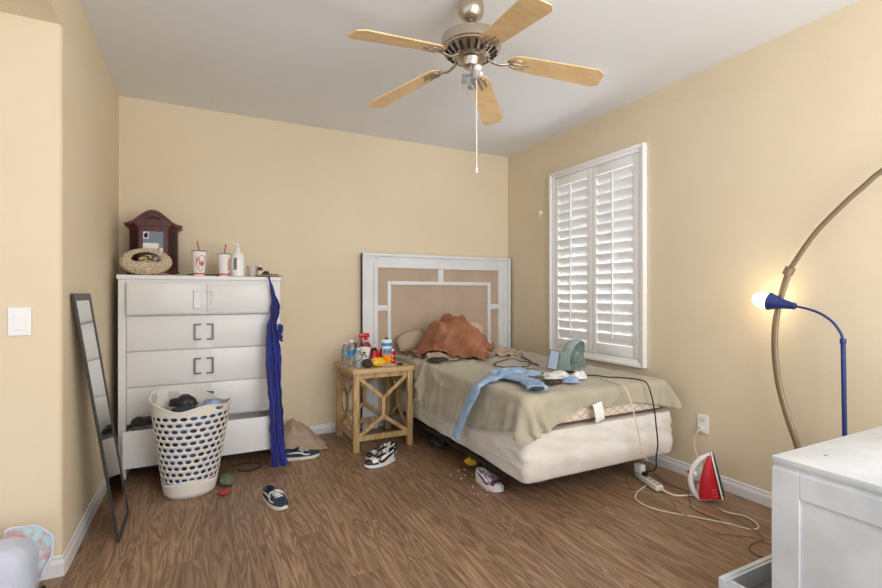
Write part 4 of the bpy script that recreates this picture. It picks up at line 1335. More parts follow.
T = NZ + .001
def bottle(x, y, h, r, name, label, cap='plastic', lab='bluelabel', body='glass', drink=None, neck=.55):
    t = thing(name, label, 'bottle', (x, y, T))
    b = MB(); b.lathe([(r * .85, T), (r, T + .004), (r, T + h * .32), (r * .93, T + h * .36), (r, T + h * .40), (r, T + h * .66), (r * .8, T + h * .78), (r * .42, T + h * .9), (r * .42, T + h * .93)], (x, y, 0), 24)
    b.build('bottle_body', M[body], t, smooth=40)
    if drink:
        b = MB(); b.lathe([(r * .86, T + .003), (r * .96, T + .006), (r * .96, T + h * .33)], (x, y, 0), 24); b.build('drink', M[drink], t, smooth=40)
    b = MB(); b.lathe([(r * 1.01, T + h * .42), (r * 1.01, T + h * .62)], (x, y, 0), 24, cap=False); b.build('label', M[lab], t, smooth=True)
    b = MB(); b.lathe([(r * .5, T + h * .92), (r * .5, T + h), (.001, T + h)], (x, y, 0), 18); b.build('cap', M[cap], t, smooth=40)
    return t
bottle(1.10, 3.80, .215, .034, 'water_bottle', 'clear water bottle with blue label, tallest at the nightstand left edge')
bottle(1.125, 3.69, .16, .030, 'water_bottle', 'short clear water bottle nearest the nightstand front left corner', lab='glass')
bottle(1.085, 3.93, .19, .030, 'water_bottle', 'greenish clear bottle at the back left of the nightstand', lab='glass')
bottle(1.185, 3.72, .12, .022, 'small_clear_bottle', 'small clear bottle with black and white label beside the water bottles', lab='paper', cap='black')
# spray bottle with red trigger
sp = thing('spray_bottle', 'white spray bottle with red trigger head at the back of the nightstand', 'spray bottle', (1.30, 4.03, T))
b = MB(); b.lathe([(.036, T), (.038, T + .005), (.038, T + .11), (.03, T + .14), (.014, T + .17), (.014, T + .19)], (1.30, 4.03, 0), 20); b.build('bottle_body', M['plastic'], sp, smooth=40)
b = MB(); b.lathe([(.016, T + .185), (.016, T + .21)], (1.30, 4.03, 0), 16)
b.box(1.235, 1.33, 4.017, 4.043, T + .208, T + .248, bev=.008); b.bar((1.262, 4.03, T + .215), (1.247, 4.03, T + .165), .012, .01); b.build('trigger_head', M['red'], sp, smooth=40)
# white cup, cans, snack bags
wc = MB(); wc.lathe([(.034, T), (.035, T + .002), (.048, T + .145), (.044, T + .143), (.001, T + .13)], (1.228, 3.83, 0), 24)
tag(wc.build('foam_cup', M['plastic'], org=(1.228, 3.83, T), smooth=40), 'white foam cup in the middle of the nightstand', 'cup')
pc = thing('dark_soda_bottle', 'dark cola bottle with white cap between the red snack bags', 'bottle', (1.33, 3.87, T))
b = MB(); b.lathe([(.028, T), (.03, T + .004), (.03, T + .09), (.026, T + .11), (.012, T + .135), (.012, T + .14)], (1.325, 3.87, 0), 20); b.build('bottle_body', M['darkglass'], pc, smooth=40)
b = MB(); b.lathe([(.0305, T + .045), (.0305, T + .08)], (1.325, 3.87, 0), 20, cap=False); b.build('label', M['darkred'], pc, smooth=True)
b = MB(); b.lathe([(.016, T + .137), (.016, T + .16), (.001, T + .16)], (1.325, 3.87, 0), 16); b.build('cap', M['plastic'], pc, smooth=40)
jg = thing('sports_drink_jug', 'clear drink bottle with blue and white top bands half full of orange drink', 'bottle', (1.375, 3.71, T + .018))
Tj = T + .018
b = MB(); b.lathe([(.040, Tj + .073), (.040, Tj + .125)], (1.375, 3.71, 0), 28); b.build('bottle_body', M['glass'], jg, smooth=40)
b = MB(); b.lathe([(.036, Tj), (.039, Tj + .004), (.040, Tj + .0725)], (1.375, 3.71, 0), 28); b.build('orange_drink', M['orange'], jg, smooth=40)
b = MB(); b.lathe([(.040, Tj + .125), (.043, Tj + .135), (.043, Tj + .19), (.036, Tj + .197), (.016, Tj + .2)], (1.375, 3.71, 0), 28); b.build('white_collar', M['plastic'], jg, smooth=40)
b = MB(); b.lathe([(.0435, Tj + .145), (.0435, Tj + .172)], (1.375, 3.71, 0), 28, cap=False); b.build('blue_band', M['bluelabel'], jg, smooth=True)
b = MB(); b.lathe([(.017, Tj + .198), (.017, Tj + .21), (.001, Tj + .212)], (1.375, 3.71, 0), 16); b.build('lid_nozzle', M['navy'], jg, smooth=40)
b = MB(); b.grid(lambda u, v: Vector((1.375 + .0405 * math.cos(-2.5 + u * 1.6), 3.71 + .0405 * math.sin(-2.5 + u * 1.6), Tj + .09 + .022 * v + .004 * math.sin(u * 18))), 14, 3); b.build('blue_lettering', M['bluelabel'], jg)
b = MB(); b.box(1.315, 1.425, 3.655, 3.765, T, T + .017, bev=.004)
tag(b.build('notepad', M['beige'], org=(1.4, 3.71, T), smooth=30), 'thick tan notepad under the orange drink bottle', 'notepad')
def can(x, y, label, body):
    t = thing('soda_can', label, 'can', (x, y, T))
    b = MB(); b.lathe([(.025, T), (.031, T + .006), (.032, T + .012), (.032, T + .108)], (x, y, 0), 24); b.build('can_body', M[body], t, smooth=40)
    b = MB(); b.lathe([(.032, T + .108), (.027, T + .118), (.027, T + .121), (.024, T + .119), (.001, T + .119)], (x, y, 0), 24); b.build('can_rim', M['silver'], t, smooth=40)
    b = MB()
    for k in range(2):
        pts = [Vector((x + .0325 * math.cos(-2.2 + .8 * q), y + .0325 * math.sin(-2.2 + .8 * q), T + .085 - .035 * k - .03 * q + .008 * math.sin(q * 9))) for q in np.linspace(0, 1, 12)]
        b.tube(pts, .003, 5)
    b.build('white_swirl', M['plastic'], t, smooth=True)
can(1.455, 3.80, 'red soda can with white swirl at the right edge of the nightstand', 'red')
can(1.44, 3.96, 'dark red soda can standing behind the orange drink bottle', 'darkred')
can(1.345, 4.095, 'crimson soda can at the back right of the nightstand', 'red')
def snack(x, y, r, m, label, rot, seed):
    b = MB()
    mtx = Matrix.Rotation(rot, 4, 'Z')
    def fn(q, d):
        e = .45
        sx = math.copysign(abs(d.x) ** .6, d.x); sy = math.copysign(abs(d.y) ** .7, d.y)
        z = d.z * r[2] * (1 - .75 * abs(sx) ** 4) * (1 - .3 * abs(sy) ** 3)
        cr = 1 - abs(ns(d.x * 2 + seed, d.y * 2, d.z * 2, 2.2)) * 2
        v = Vector((sx * r[0] * (1 + .04 * math.sin(d.y * 14)), sy * r[1], z))
        v *= .97 + .07 * max(0, cr) ** 2 + .05 * ns(d.x + seed, d.y, d.z, 5)
        return v
    b.ell((x, y, T + r[2] * 1.1), r, 40, 24, mtx=mtx, fn=fn)
    return tag(b.build('snack_bag', M[m], org=(x, y, T), smooth=50), label, 'snack bag')
snack(1.285, 3.675, (.068, .040, .036), 'yellow', 'yellow snack bag lying at the nightstand front edge', .15, 2)
snack(1.185, 3.645, (.042, .030, .034), 'darkbrown', 'dark purple-brown wrapper left of the yellow snack bag', -.2, 7)
snack(1.300, 3.765, (.050, .028, .058), 'red', 'bright red chip bag behind the yellow snack bag', .5, 11)
snack(1.275, 3.945, (.05, .02, .085), 'darkred', 'upright crimson candy bag in front of the spray bottle', .1, 15)
snack(1.475, 3.66, (.03, .014, .010), 'darkbrown', 'flat dark wrapper on the front edge by the orange drink bottle', .1, 21)
b = MB(); b.box(1.165, 1.205, 3.985, 4.02, T, T + .17, bev=.004)
tag(b.build('slim_carton', M['brown'], org=(1.185, 4.0, T)), 'slim reddish brown carton standing between the water bottles and the cup', 'carton')
crumple('plastic_scrap', 'cleargrey', (1.36, 3.83, .03), (.05, .035, .03), 4, 'clear plastic wrapper on the floor under the nightstand', 'litter')
crumple('paper_scrap', 'paper', (1.22, 3.93, .012), (.05, .02, .010), 8, 'flat white paper scrap on the floor under the nightstand', 'litter')

# ================================================================== LAUNDRY BASKET
lb = thing('laundry_basket', 'tall off-white plastic laundry basket with oval holes in front of the dresser', 'laundry basket', (-.09, 3.40, 0))
BCx, BCy = -.065, 3.395
def brim(a):
    """top height of the wall round the basket: high lobes at the handles, a dip between them"""
    return .578 + .038 * math.cos(a - 2.45) + .022 * math.cos(2 * (a - 2.45)) + .010 * math.cos(5 * a)
def bpt(a, z, inset=0):
    t = z / .6
    rx = .142 + .090 * t ** .9 - inset; ry = .132 + .055 * t ** .9 - inset
    return Vector((BCx + rx * math.cos(a) + .012 * t, BCy + ry * math.sin(a), z))
NA, rowsz = 25, []
b = MB()
# solid base band
b.grid(lambda u, v: bpt(2 * PI * u, .002 + .10 * v + (.012 * math.sin(2 * PI * u * 3) * v)), 91, 5)
b.grid(lambda u, v: bpt(2 * PI * u, .010, .0) * 1 if v > .99 else Vector((BCx + (bpt(2 * PI * u, .01).x - BCx) * v, BCy + (bpt(2 * PI * u, .01).y - BCy) * v, .01)), 61, 6)
lbase = b.build('base_band', M['basket'], lb, smooth=50, weld=True, fixn=False); solidify(lbase, .003, 0)
# perforated wall: hex-staggered cells, each an oval hole ringed by 12 quads
b = MB()
rows_n, z_lo, z_hi = 11, .098, .515
ch = (z_hi - z_lo) / rows_n
for r in range(rows_n):
    for c in range(NA):
        a0 = 2 * PI * (c + .5 * (r % 2)) / NA; da = 2 * PI / NA
        zc = z_lo + ch * (r + .5)
        K = 16
        inn, outr = [], []
        sq = [(.5, q) for q in (0, .25)] + [(q, .5) for q in (.5, .25, 0, -.25)] + [(-.5, q) for q in (.5, .25, 0, -.25)] + [(q, -.5) for q in (-.5, -.25, 0, .25)] + [(.5, q) for q in (-.5, -.25)]
        for sx, sy in sq:
            l_ = math.hypot(sx, sy); ct, st = sx / l_, sy / l_
            inn.append(bpt(a0 + .37 * da * ct, zc + .30 * ch * st))
            outr.append(bpt(a0 + da * sx, zc + ch * sy))
        b.add(inn + outr, [(k, (k + 1) % K, K + (k + 1) % K, K + k) for k in range(K)])
bw = b.build('perforated_wall', M['basket'], lb, smooth=60, fixn=True, weld=True); solidify(bw, .003, 0)
# rim with hand-holes
b = MB()
def rimfn(u, v):
    a = 2 * PI * u
    p = bpt(a, z_hi + (brim(a) - z_hi) * v)
    return p
NR = 360
R0 = [[rimfn(i / NR, j / 24) for j in range(25)] for i in range(NR)]
holes = [(2.05, .20), (2.75, .16), (5.5, .16)]
vs = [p for r in R0 for p in r]; fs = []
for i in range(NR):
    a = 2 * PI * (i + .5) / NR
    for j in range(24):
        v = (j + .5) / 24
        skip = any(((a - h0) / hw) ** 2 + ((v - .62) / .26) ** 2 < 1 for h0, hw in holes)
        if not skip:
            i2 = (i + 1) % NR
            fs.append((i * 25 + j, i2 * 25 + j, i2 * 25 + j + 1, i * 25 + j + 1))
b.add(vs, fs)
rm = b.build('rim', M['basket'], lb, smooth=60, fixn=False); solidify(rm, .003, 0)
b = MB(); b.tube([bpt(2 * PI * k / 120, brim(2 * PI * k / 120)) for k in range(120)], .006, 6, closed=True); b.build('rolled_edge', M['basket'], lb, smooth=True)
# laundry seen through the holes and at the top
b = MB()
b.grid(lambda u, v: bpt(2 * PI * u, .03 + .46 * v, .012 + .012 * abs(ns(u * 20, v * 9, 3))), 90, 30)
b.f.append(tuple(i * 30 + 29 for i in range(89))); b.m.append(0)
tag(b.build('laundry_pile', M['laundry'], org=(BCx, BCy, .02), smooth=True, weld=False), 'mixed blue and dark clothes filling the laundry basket', 'clothes')['kind'] = 'stuff'
for i, (x, y, z, r, m, l) in enumerate([(-.10, 3.45, .545, (.075, .06, .05), 'blackleather', 'dark grey bundled garment on top of the laundry basket'), (.06, 3.38, .53, (.05, .05, .045), 'denim', 'blue denim bundle at the right side of the laundry basket'), (-.10, 3.315, .525, (.07, .035, .03), 'navy', 'blue cloth tucked at the basket front under the dark garment')]):
    crumple('folded_garment', m, (x, y, z), r, 30 + i * 5, l, 'clothing')
crumple('dark_garment', 'blackleather', (-.345, 3.71, .385), (.07, .05, .04), 50, 'dark garment spilling out of the open bottom drawer behind the basket', 'clothing')
crumple('green_sock', 'green', (.145, 3.44, .018), (.045, .09, .022), 60, 'sage green sock on the floor right of the basket', 'sock')
crumple('red_wrapper', 'red', (.125, 3.24, .012), (.03, .02, .012), 64, 'small red wrapper on the floor touching the basket base', 'litter')
def floor_cord(pts, r, name, m, label, n=8):
    b = MB(); b.tube(spline([(x, y, r + .0015 + (z if len(q) > 2 else 0)) for q in pts for x, y, z in [(q[0], q[1], q[2] if len(q) > 2 else 0)]], n), r, 8)
    return tag(b.build(name, M[m], org=(pts[0][0], pts[0][1], 0), smooth=True), label, 'cord')
floor_cord([(.194, 3.726), (.284, 3.745), (.37, 3.703), (.377, 3.63), (.317, 3.576), (.243, 3.60), (.23, 3.64)], .004, 'black_cable', 'cordb', 'curled black cable on the floor under the open drawer')

# ================================================================== SHOES
def shoe_parts(t, L, W, cols, high=.07, stripe=None, seed=0):
    """toe along +x, sole on z=0. cols: sole, upper(main), toe, heel, lining, laces"""
    NTt = 28
    def half(tx):
        # half width of the sole
        k = math.sin(PI * min(1, max(0, tx)) ** .85) ** .42 if 0 < tx < 1 else 0
        return W / 2 * k * (.80 + .30 * max(0, math.sin(PI * (tx - .25) / 1.1))) 
    def xof(tx): return (tx - .5) * L
    b = MB()
    ts = [.002 + .996 * (.5 - .5 * math.cos(PI * i / (NTt - 1))) for i in range(NTt)]
    sole_h = lambda tx: .022 + .006 * (tx < .35) * (1 - tx / .35)
    spring = lambda tx: .010 * max(0, (tx - .8) / .2) ** 2
    vs, n = [], NTt
    for lvl in (0, 1):
        for s in (1, -1):
            for tx in ts:
                w = half(tx) * (1.0 if lvl == 0 else 1.03)
                vs.append((xof(tx), s * w + .006 * math.sin(tx * 4) * 1, spring(tx) if lvl == 0 else spring(tx) + sole_h(tx)))
    fs = []
    for i in range(n - 1):
        fs += [(i, i + 1, n + i + 1, n + i), (2 * n + i + 1, 2 * n + i, 3 * n + i, 3 * n + i + 1), (i + 1, i, 2 * n + i, 2 * n + i + 1), (n + i, n + i + 1, 3 * n + i + 1, 3 * n + i)]
    fs += [(0, n, 3 * n, 2 * n), (n - 1, 3 * n - 1, 4 * n - 1, 2 * n - 1)]
    b.add(vs, fs)
    b.build('sole', cols[0], t, smooth=40)
    # upper
    def top(tx):
        pts = [(0, high * .92), (.12, high * .98), (.3, high * .80), (.45, high * 1.0), (.6, high * .78), (.75, high * .55), (.9, high * .45), (1, high * .28)]
        for (a, ha), (c, hc) in zip(pts, pts[1:]):
            if a <= tx <= c:
                k = (tx - a) / (c - a); k = k * k * (3 - 2 * k)
                return ha + (hc - ha) * k
        return high * .3
    def opening(tx):
        if tx < .04: return .004
        if tx < .48: return .004 + .026 * math.sin(PI * min(1, (tx - .04) / .44)) ** .6
        if tx < .70: return .010 * (1 - (tx - .48) / .22) + .004
        return 0
    b = MB()
    K = 9
    for s in (1, -1):
        rings = []
        for tx in ts:
            w = half(tx) * .96; o_ = min(opening(tx), w * .8); z0 = spring(tx) + sole_h(tx) - .003; z1 = spring(tx) + sole_h(tx) + top(tx)
            cy = .006 * math.sin(tx * 4)
            for k in range(K):
                q = k / (K - 1)
                a = q * PI / 2
                y = o_ + (w - o_) * (math.cos(a) ** .75 if q < 1 else 0)
                z = z0 + (z1 - z0) * math.sin(a) ** .85
                rings.append((xof(tx), cy + s * y, z))
        base = len(b.v)
        b.v += rings
        for i in range(n - 1):
            tm = (ts[i] + ts[i + 1]) / 2
            for k in range(K - 1):
                q = (k + .5) / (K - 1)
                mi = 0
                if tm > .86: mi = 1
                elif tm > .72 and q > .25: mi = 2
                elif tm < .13: mi = 1
                elif .42 < tm < .72 and q > .62: mi = 1
                elif tm > .68: mi = 1
                b.f.append((base + i * K + k, base + (i + 1) * K + k, base + (i + 1) * K + k + 1, base + i * K + k + 1)); b.m.append(mi)
    o = b.build('upper', [cols[1], cols[2], cols[3]], t, smooth=50, fixn=False); solidify(o, .0035, 0)
    b = MB()   # insole and tongue
    b.grid(lambda u, v: Vector((xof(.05 + .55 * u), (v - .5) * 1.5 * half(.05 + .55 * u), .036 + .006 * u)), 12, 5)
    b.build('insole', cols[4], t, fixn=False)
    b = MB()
    def tg(u, v):
        tx = .42 + .30 * (1 - u) if False else .74 - .34 * u
        return Vector((xof(tx), (v - .5) * (.03 + .018 * u) + .006 * math.sin(tx * 4), spring(tx) + sole_h(tx) + top(tx) * (.98 + .16 * u) - .004 - .010 * abs(v - .5) ** 2 * 4 + .012 * u ** 3))
    b.grid(tg, 10, 6); o = b.build('tongue', cols[1], t, smooth=True, fixn=False); solidify(o, .004, 0)
    b = MB()
    for k in range(5):
        tx = .46 + .052 * k
        z = spring(tx) + sole_h(tx) + top(tx) + .004
        b.tube([(xof(tx), -.024, z - .006), (xof(tx) + .004, 0, z), (xof(tx), .024, z - .006)], .0035, 5)
        b.tube([(xof(tx) - .006, -.022, z - .006), (xof(tx) + .006, .022, z - .006)], .003, 5)
    b.tube(spline([(xof(.46), .0, .115 * high / .07), (xof(.5), .03, .1 * high / .07), (xof(.58), .038, .085 * high / .07), (xof(.5), .012, .105 * high / .07), (xof(.47), -.03, .1 * high / .07), (xof(.56), -.04, .08 * high / .07)], 5), .003, 5)
    b.build('laces', cols[5], t, smooth=True)
    if stripe:
        b = MB()
        for s in (1, -1):
            cy = lambda tx: .006 * math.sin(tx * 4)
            def sp_(tx, q):
                w = half(tx) * .96; o_ = min(opening(tx), w * .8); z0 = spring(tx) + sole_h(tx); z1 = z0 + top(tx)
                a = q * PI / 2
                return Vector((xof(tx), cy(tx) + s * (o_ + (w - o_) * math.cos(a) ** .75 + .0035), z0 - .003 + (z1 - z0 + .003) * math.sin(a) ** .85 + .0015))
            pts = [sp_(tx, q) for tx, q in stripe[0]]
            pts = [p for p in spline(pts, 5)]
            m_ = len(pts)
            rr = [stripe[1] * (.35 + .65 * math.sin(PI * min(1, .12 + .88 * i / m_))) for i in range(m_)]
            b.tube(pts, rr, 8, flat=.35, up=(0, s, 0))
        b.build('side_stripe', stripe[2], t, smooth=True)

wave = [(.72, .30), (.60, .22), (.48, .36), (.36, .50), (.24, .44), (.12, .36)]
swoosh = [(.60, .62), (.68, .30), (.58, .18), (.40, .34), (.22, .52), (.08, .66)]
def make_shoe(name, label, loc, rz, kind, L=.27, group=None, tilt=0):
    t = thing(name, label, 'shoe', (0, 0, 0), group)
    if kind == 'skate':
        cols = [M['gum'], M['navy'], M['navy'], M['navy'], M['greyfoam'], M['whiteleather']]
        shoe_parts(t, L, .098, cols, .050, (wave, .006, M['whiteleather']))
    elif kind == 'panda':
        cols = [M['whiteleather'], M['whiteleather'], M['blackleather'], M['whiteleather'], M['black'], M['blackleather']]
        shoe_parts(t, L, .104, cols, .062, (swoosh, .011, M['blackleather']))
    else:
        cols = [M['whiteleather'], M['whiteleather'], M['whiteleather'], M['purple'], M['greyfoam'], M['purple']]
        shoe_parts(t, L, .104, cols, .056, (swoosh, .007, M['purple']))
    t.location = loc; t.rotation_euler = (tilt, 0, rz)
    return t
make_shoe('skate_shoe', 'dark navy skate shoe with white wave stripe alone in the middle of the floor', (.392, 2.955, 0), math.radians(-70), 'skate', .255)
make_shoe('skate_shoe', 'dark navy skate shoe with white wave stripe beside the hem of the blue dress', (.675, 3.69, 0), math.radians(-4), 'skate', .275)
make_shoe('sneaker', 'black and white sneaker nearer the camera in front of the nightstand', (1.175, 3.305, 0), math.radians(200), 'panda', .275)
make_shoe('sneaker', 'black and white sneaker touching the nightstand behind its mate', (1.235, 3.445, 0), math.radians(197), 'panda', .275)
make_shoe('running_shoe', 'white running shoe with purple trim under the foot of the bed', (1.672, 2.60, 0), math.radians(-84), 'run', .265)
crumple('yellow_bag', 'yellow', (1.74, 2.93, .035), (.05, .04, .04), 70, 'yellow plastic package under the bed behind the running shoe', 'litter')
crumple('plastic_bag', 'cleargrey', (1.97, 2.50, .03), (.11, .06, .035), 74, 'crumpled clear plastic bag under the foot of the bed', 'plastic bag')
crumple('dark_bundle', 'blackleather', (1.72, 3.45, .045), (.08, .12, .05), 78, 'dark bundle on the floor under the bed near the nightstand', 'clothing')
b = MB()
for k in range(14):
    b.ell((1.60 + random.uniform(-.08, .1), 2.72 + random.uniform(-.25, .2), .0035), (random.uniform(.003, .008), random.uniform(.003, .006), .003), 6, 4)
o = tag(b.build('lint_crumbs', M['paper'], org=(1.6, 2.7, 0)), 'white lint and crumbs scattered on the floor by the bed foot', 'debris'); o['kind'] = 'stuff'

# beige cloth heap behind the dress
b = MB()
def heap(u, v):
    x = .575 + .335 * u; y = 3.80 + .425 * v
    e = max(0, math.sin(PI * min(1, u * .95 + .05))) ** .6 * max(0, min(1, v * 2.2)) * (1 if v < .86 else max(0, (1 - v) / .14))
    hgt = (.235 - .16 * u) * e * (.35 + .65 * v ** .7)
    z = .004 + hgt * (1 + .25 * ns(x * 14, y * 6, 2)) + .018 * e * ns(x * 40, y * 12, 5)
    return Vector((x + .02 * ns(v * 4, 0, u * 4), y + .02 * ns(u * 5, 3, v * 2) * (v < .9), max(.003, z)))
b.grid(heap, 50, 40)
tag(solidify(b.build('beige_cloth_heap', M['beige'], org=(.74, 4.0, 0), smooth=True, fixn=False), .003, 1), 'heap of beige cloth on the floor between the dresser and the nightstand', 'clothing')

# ================================================================== CORDS, POWER STRIP, IRON
ps = thing('power_strip', 'off-white power strip on the floor under the corner of the bed', 'power strip', (2.6, 2.14, 0))
p0, p1 = Vector((2.655, 2.262, .022)), Vector((2.578, 2.03, .022))
b = MB(); b.bar(p0, p1, .052, .036, bev=.006); b.build('strip_body', M['offwhite'], ps, smooth=40)
for k in (.45, .6, .75, .9):
    q = p0.lerp(p1, k); b = MB(); b.box(q.x - .012, q.x + .012, q.y - .009, q.y + .009, .040, .0412)
    b.build('socket', M['greyfoam'], ps)
b = MB(); q = p0.lerp(p1, .08); b.box(q.x - .022, q.x + .022, q.y - .03, q.y + .03, .042, .10, bev=.006)
tag(b.build('charger_plug', M['plastic'], org=(q.x, q.y, .042), smooth=30), 'white charger block plugged into the far end of the power strip', 'charger')
b = MB(); q2 = p0.lerp(p1, .34); b.box(q2.x - .014, q2.x + .014, q2.y - .014, q2.y + .014, .042, .068, bev=.004)
tag(b.build('black_plug', M['cordb'], org=(q2.x, q2.y, .042), smooth=30), 'black plug in the middle of the power strip', 'plug')

def bed_cord(top, drop, end, r, name, m, label):
    pts = []
    for p in spline([(x, y, 0) for x, y in top], 6):
        pts.append(Vector((p.x, p.y, max(surf(p.x + a, p.y + c) for a in (-.015, 0, .015) for c in (-.015, 0, .015)) + r + .004)))
    pts += spline([tuple(pts[-1])] + drop + end, 6)[1:]
    b = MB(); b.tube(pts, r, 8)
    return tag(b.build(name, M[m], org=pts[0], smooth=True), label, 'cord')
bed_cord([(2.40, 2.54), (2.46, 2.44), (2.53, 2.33), (2.58, 2.22)], [(2.575, 2.13, .675), (2.58, 2.095, .60), (2.585, 2.075, .50), (2.592, 2.068, .40), (2.606, 2.068, .29), (2.60, 2.075, .2)], [(2.612, 2.09, .12), (q2.x, q2.y - .01, .072)], .0045, 'fan_power_cord', 'cordb', 'black power cord running from the bed over its foot edge to the power strip')
bed_cord([(2.43, 2.41), (2.415, 2.34), (2.40, 2.27), (2.375, 2.20)], [(2.355, 2.115, .672), (2.36, 2.08, .62), (2.385, 2.06, .50), (2.41, 2.052, .40), (2.432, 2.050, .30), (2.45, 2.055, .245)], [(2.51, 2.06, .20), (2.58, 2.16, .155), (q.x, q.y - .01, .104)], .0035, 'white_charging_cord', 'cordw', 'white charging cord hanging over the bed foot to the charger block')

floor_cord([(2.572, 2.01, .018), (2.60, 1.95), (2.655, 1.915), (2.74, 1.895), (2.80, 1.93), (2.88, 1.98)], .006, 'thick_white_cord', 'cordw', 'thick white cord from the power strip toward the right wall')
floor_cord([(2.572, 2.132), (2.50, 2.108), (2.419, 2.075), (2.347, 2.013), (2.329, 1.92), (2.361, 1.835), (2.414, 1.762), (2.47, 1.688), (2.542, 1.582), (2.583, 1.498), (2.632, 1.474), (2.685, 1.509), (2.715, 1.586), (2.673, 1.663), (2.677, 1.72)], .0038, 'looped_white_cord', 'cordw', 'long looped white cord lying on the floor before the iron')
floor_cord([(2.474, 2.075), (2.516, 2.014), (2.54, 1.936), (2.50, 1.86, .006), (2.43, 1.785, .010), (2.404, 1.68, .009), (2.407, 1.552), (2.471, 1.484), (2.535, 1.42), (2.53, 1.362), (2.509, 1.28)], .003, 'tan_cord', 'cordt', 'thin tan cord trailing along the floor toward the white chest')
floor_cord([(2.655, 1.70, .010), (2.624, 1.633, .012), (2.60, 1.54, .013), (2.555, 1.42, .013), (2.519, 1.385, .010), (2.443, 1.397), (2.386, 1.374), (2.365, 1.334), (2.38, 1.26)], .003, 'olive_cord', 'cordg', 'olive cord curling on the floor beside the white chest')
floor_cord([(2.80, 2.25), (2.736, 2.116), (2.728, 2.0), (2.70, 1.93, .014), (2.60, 1.84), (2.556, 1.804), (2.535, 1.72), (2.55, 1.62)], .0028, 'dark_floor_cord', 'cordg', 'dark thin cord crossing under the thick white cord by the bed corner')
floor_cord([(2.62, 2.295), (2.57, 2.27), (2.505, 2.208), (2.466, 2.14), (2.45, 2.10), (2.41, 2.11)], .003, 'faint_tan_cord', 'cordt', 'short tan cord on the floor left of the power strip')
b = MB(); b.tube(spline([(2.958, 2.012, .357), (2.935, 2.02, .34), (2.94, 2.05, .28), (2.945, 2.045, .20), (2.93, 2.0, .13), (2.86, 1.93, .05), (2.80, 1.90, .008), (2.76, 1.86, .006)], 6), .004, 8)
tag(b.build('iron_cord', M['cordw'], org=(2.958, 2.012, .357), smooth=True), 'white iron cord hanging from the wall outlet', 'cord')
b = MB(); b.box(2.945, 2.9668, 1.997, 2.027, .342, .372, bev=.004)
tag(b.build('wall_plug', M['offwhite'], org=(2.955, 2.012, .357), smooth=30), 'white plug in the lower socket of the wall outlet', 'plug')

ir = thing('clothes_iron', 'red and white clothes iron standing on its heel against the right wall', 'iron', (2.73, 1.80, 0))
S = Vector((.547, -.837, 0)); Wd = Vector((.837, .547, 0)); Z = Vector((0, 0, 1))
c0 = Vector((2.735, 1.795, .004))
lean = math.radians(13)
Ul = Z * math.cos(lean) - S * math.sin(lean); Sl = S * math.cos(lean) + Z * math.sin(lean)
off = c0 + Vector((0, 0, .028))
def ip(u, v, w): return off + Sl * u + Ul * v + Wd * w
def hwid(v):
    t = min(1, max(0, v / .255))
    return .050 * (1 - t ** 2.2) ** .6 + .002
vv = list(np.linspace(0, .255, 16))
uL = lambda v: -.058 + .100 * (v / .255) ** 1.5   # handle side of the red body
uR = .055
b = MB(); n = 12
rings = []
for v in vv:
    hw = hwid(v); a0_, a1_ = uL(v) - .012 * (1 - v / .255), uR
    ring = []
    for k in range(n):
        a = 2 * PI * k / n
        ring.append(ip((a0_ + a1_) / 2 + (a1_ - a0_) / 2 * math.copysign(abs(math.cos(a)) ** .6, math.cos(a)), v, hw * math.copysign(abs(math.sin(a)) ** .6, math.sin(a))))
    rings += ring
fs = [(i * n + k, i * n + (k + 1) % n, (i + 1) * n + (k + 1) % n, (i + 1) * n + k) for i in range(15) for k in range(n)] + [tuple(range(n)), tuple(15 * n + k for k in range(n))]
b.add(rings, fs); b.build('iron_body', M['red'], ir, smooth=50)
def plate(u0, u1, k, ext=0):
    b = MB(); pts = []
    vs_ = list(np.linspace(-.002, .262, 14))
    for v in vs_: pts.append((v, (hwid(v) + .004) * k if v < .26 else .001))
    for v in reversed(vs_): pts.append((v, -(hwid(v) + .004) * k if v < .26 else -.001))
    m_ = len(pts)
    vs = [ip(u0, v, w_) for v, w_ in pts] + [ip(u1, v, w_) for v, w_ in pts]
    fs = [(i, (i + 1) % m_, m_ + (i + 1) % m_, m_ + i) for i in range(m_)] + [tuple(range(m_)), tuple(range(2 * m_ - 1, m_ - 1, -1))]
    b.add(vs, fs); return b
plate(.055, .063, 1.0).build('white_skirt', M['plastic'], ir)
plate(.063, .069, .98).build('soleplate', M['navy'], ir)
b = MB(); b.tube(spline([ip(.050, .248, 0), ip(.020, .238, 0), ip(-.022, .212, 0), ip(-.066, .165, 0), ip(-.092, .10, 0), ip(-.090, .04, 0), ip(-.070, .0, 0), ip(-.03, -.006, 0)], 6), [.012] * 8 + [.016] * 28 + [.02] * 7, 12, flat=1.0)
b.box(-.065, .02, -.028, .028, -.014, .004, mtx=Matrix(((Sl.x, Wd.x, Ul.x, off.x), (Sl.y, Wd.y, Ul.y, off.y), (Sl.z, Wd.z, Ul.z, off.z), (0, 0, 0, 1))), bev=.004)
b.build('handle', M['plastic'], ir, smooth=50)
b = MB(); b.lathe([(.001, .0), (.018, .0), (.018, .014), (.001, .015)], ip(-.048, .135, 0), 16, mtx=Vector((0, 0, 1)).rotation_difference(-Sl).to_matrix().to_4x4()); b.build('dial', M['plastic'], ir, smooth=40)
b = MB(); b.ell(ip(-.088, .150, 0), (.012, .012, .014), 12, 8); b.build('steam_button', M['red'], ir, smooth=True)
b = MB()
for i in range(3):
    for j in range(2):
        p_ = ip(.020 + .014 * j, .02 + .018 * i, -(hwid(.03) + .001)); b.ell(p_, (.003, .003, .003), 6, 4)
b.build('print_marks', M['pillow'], ir)

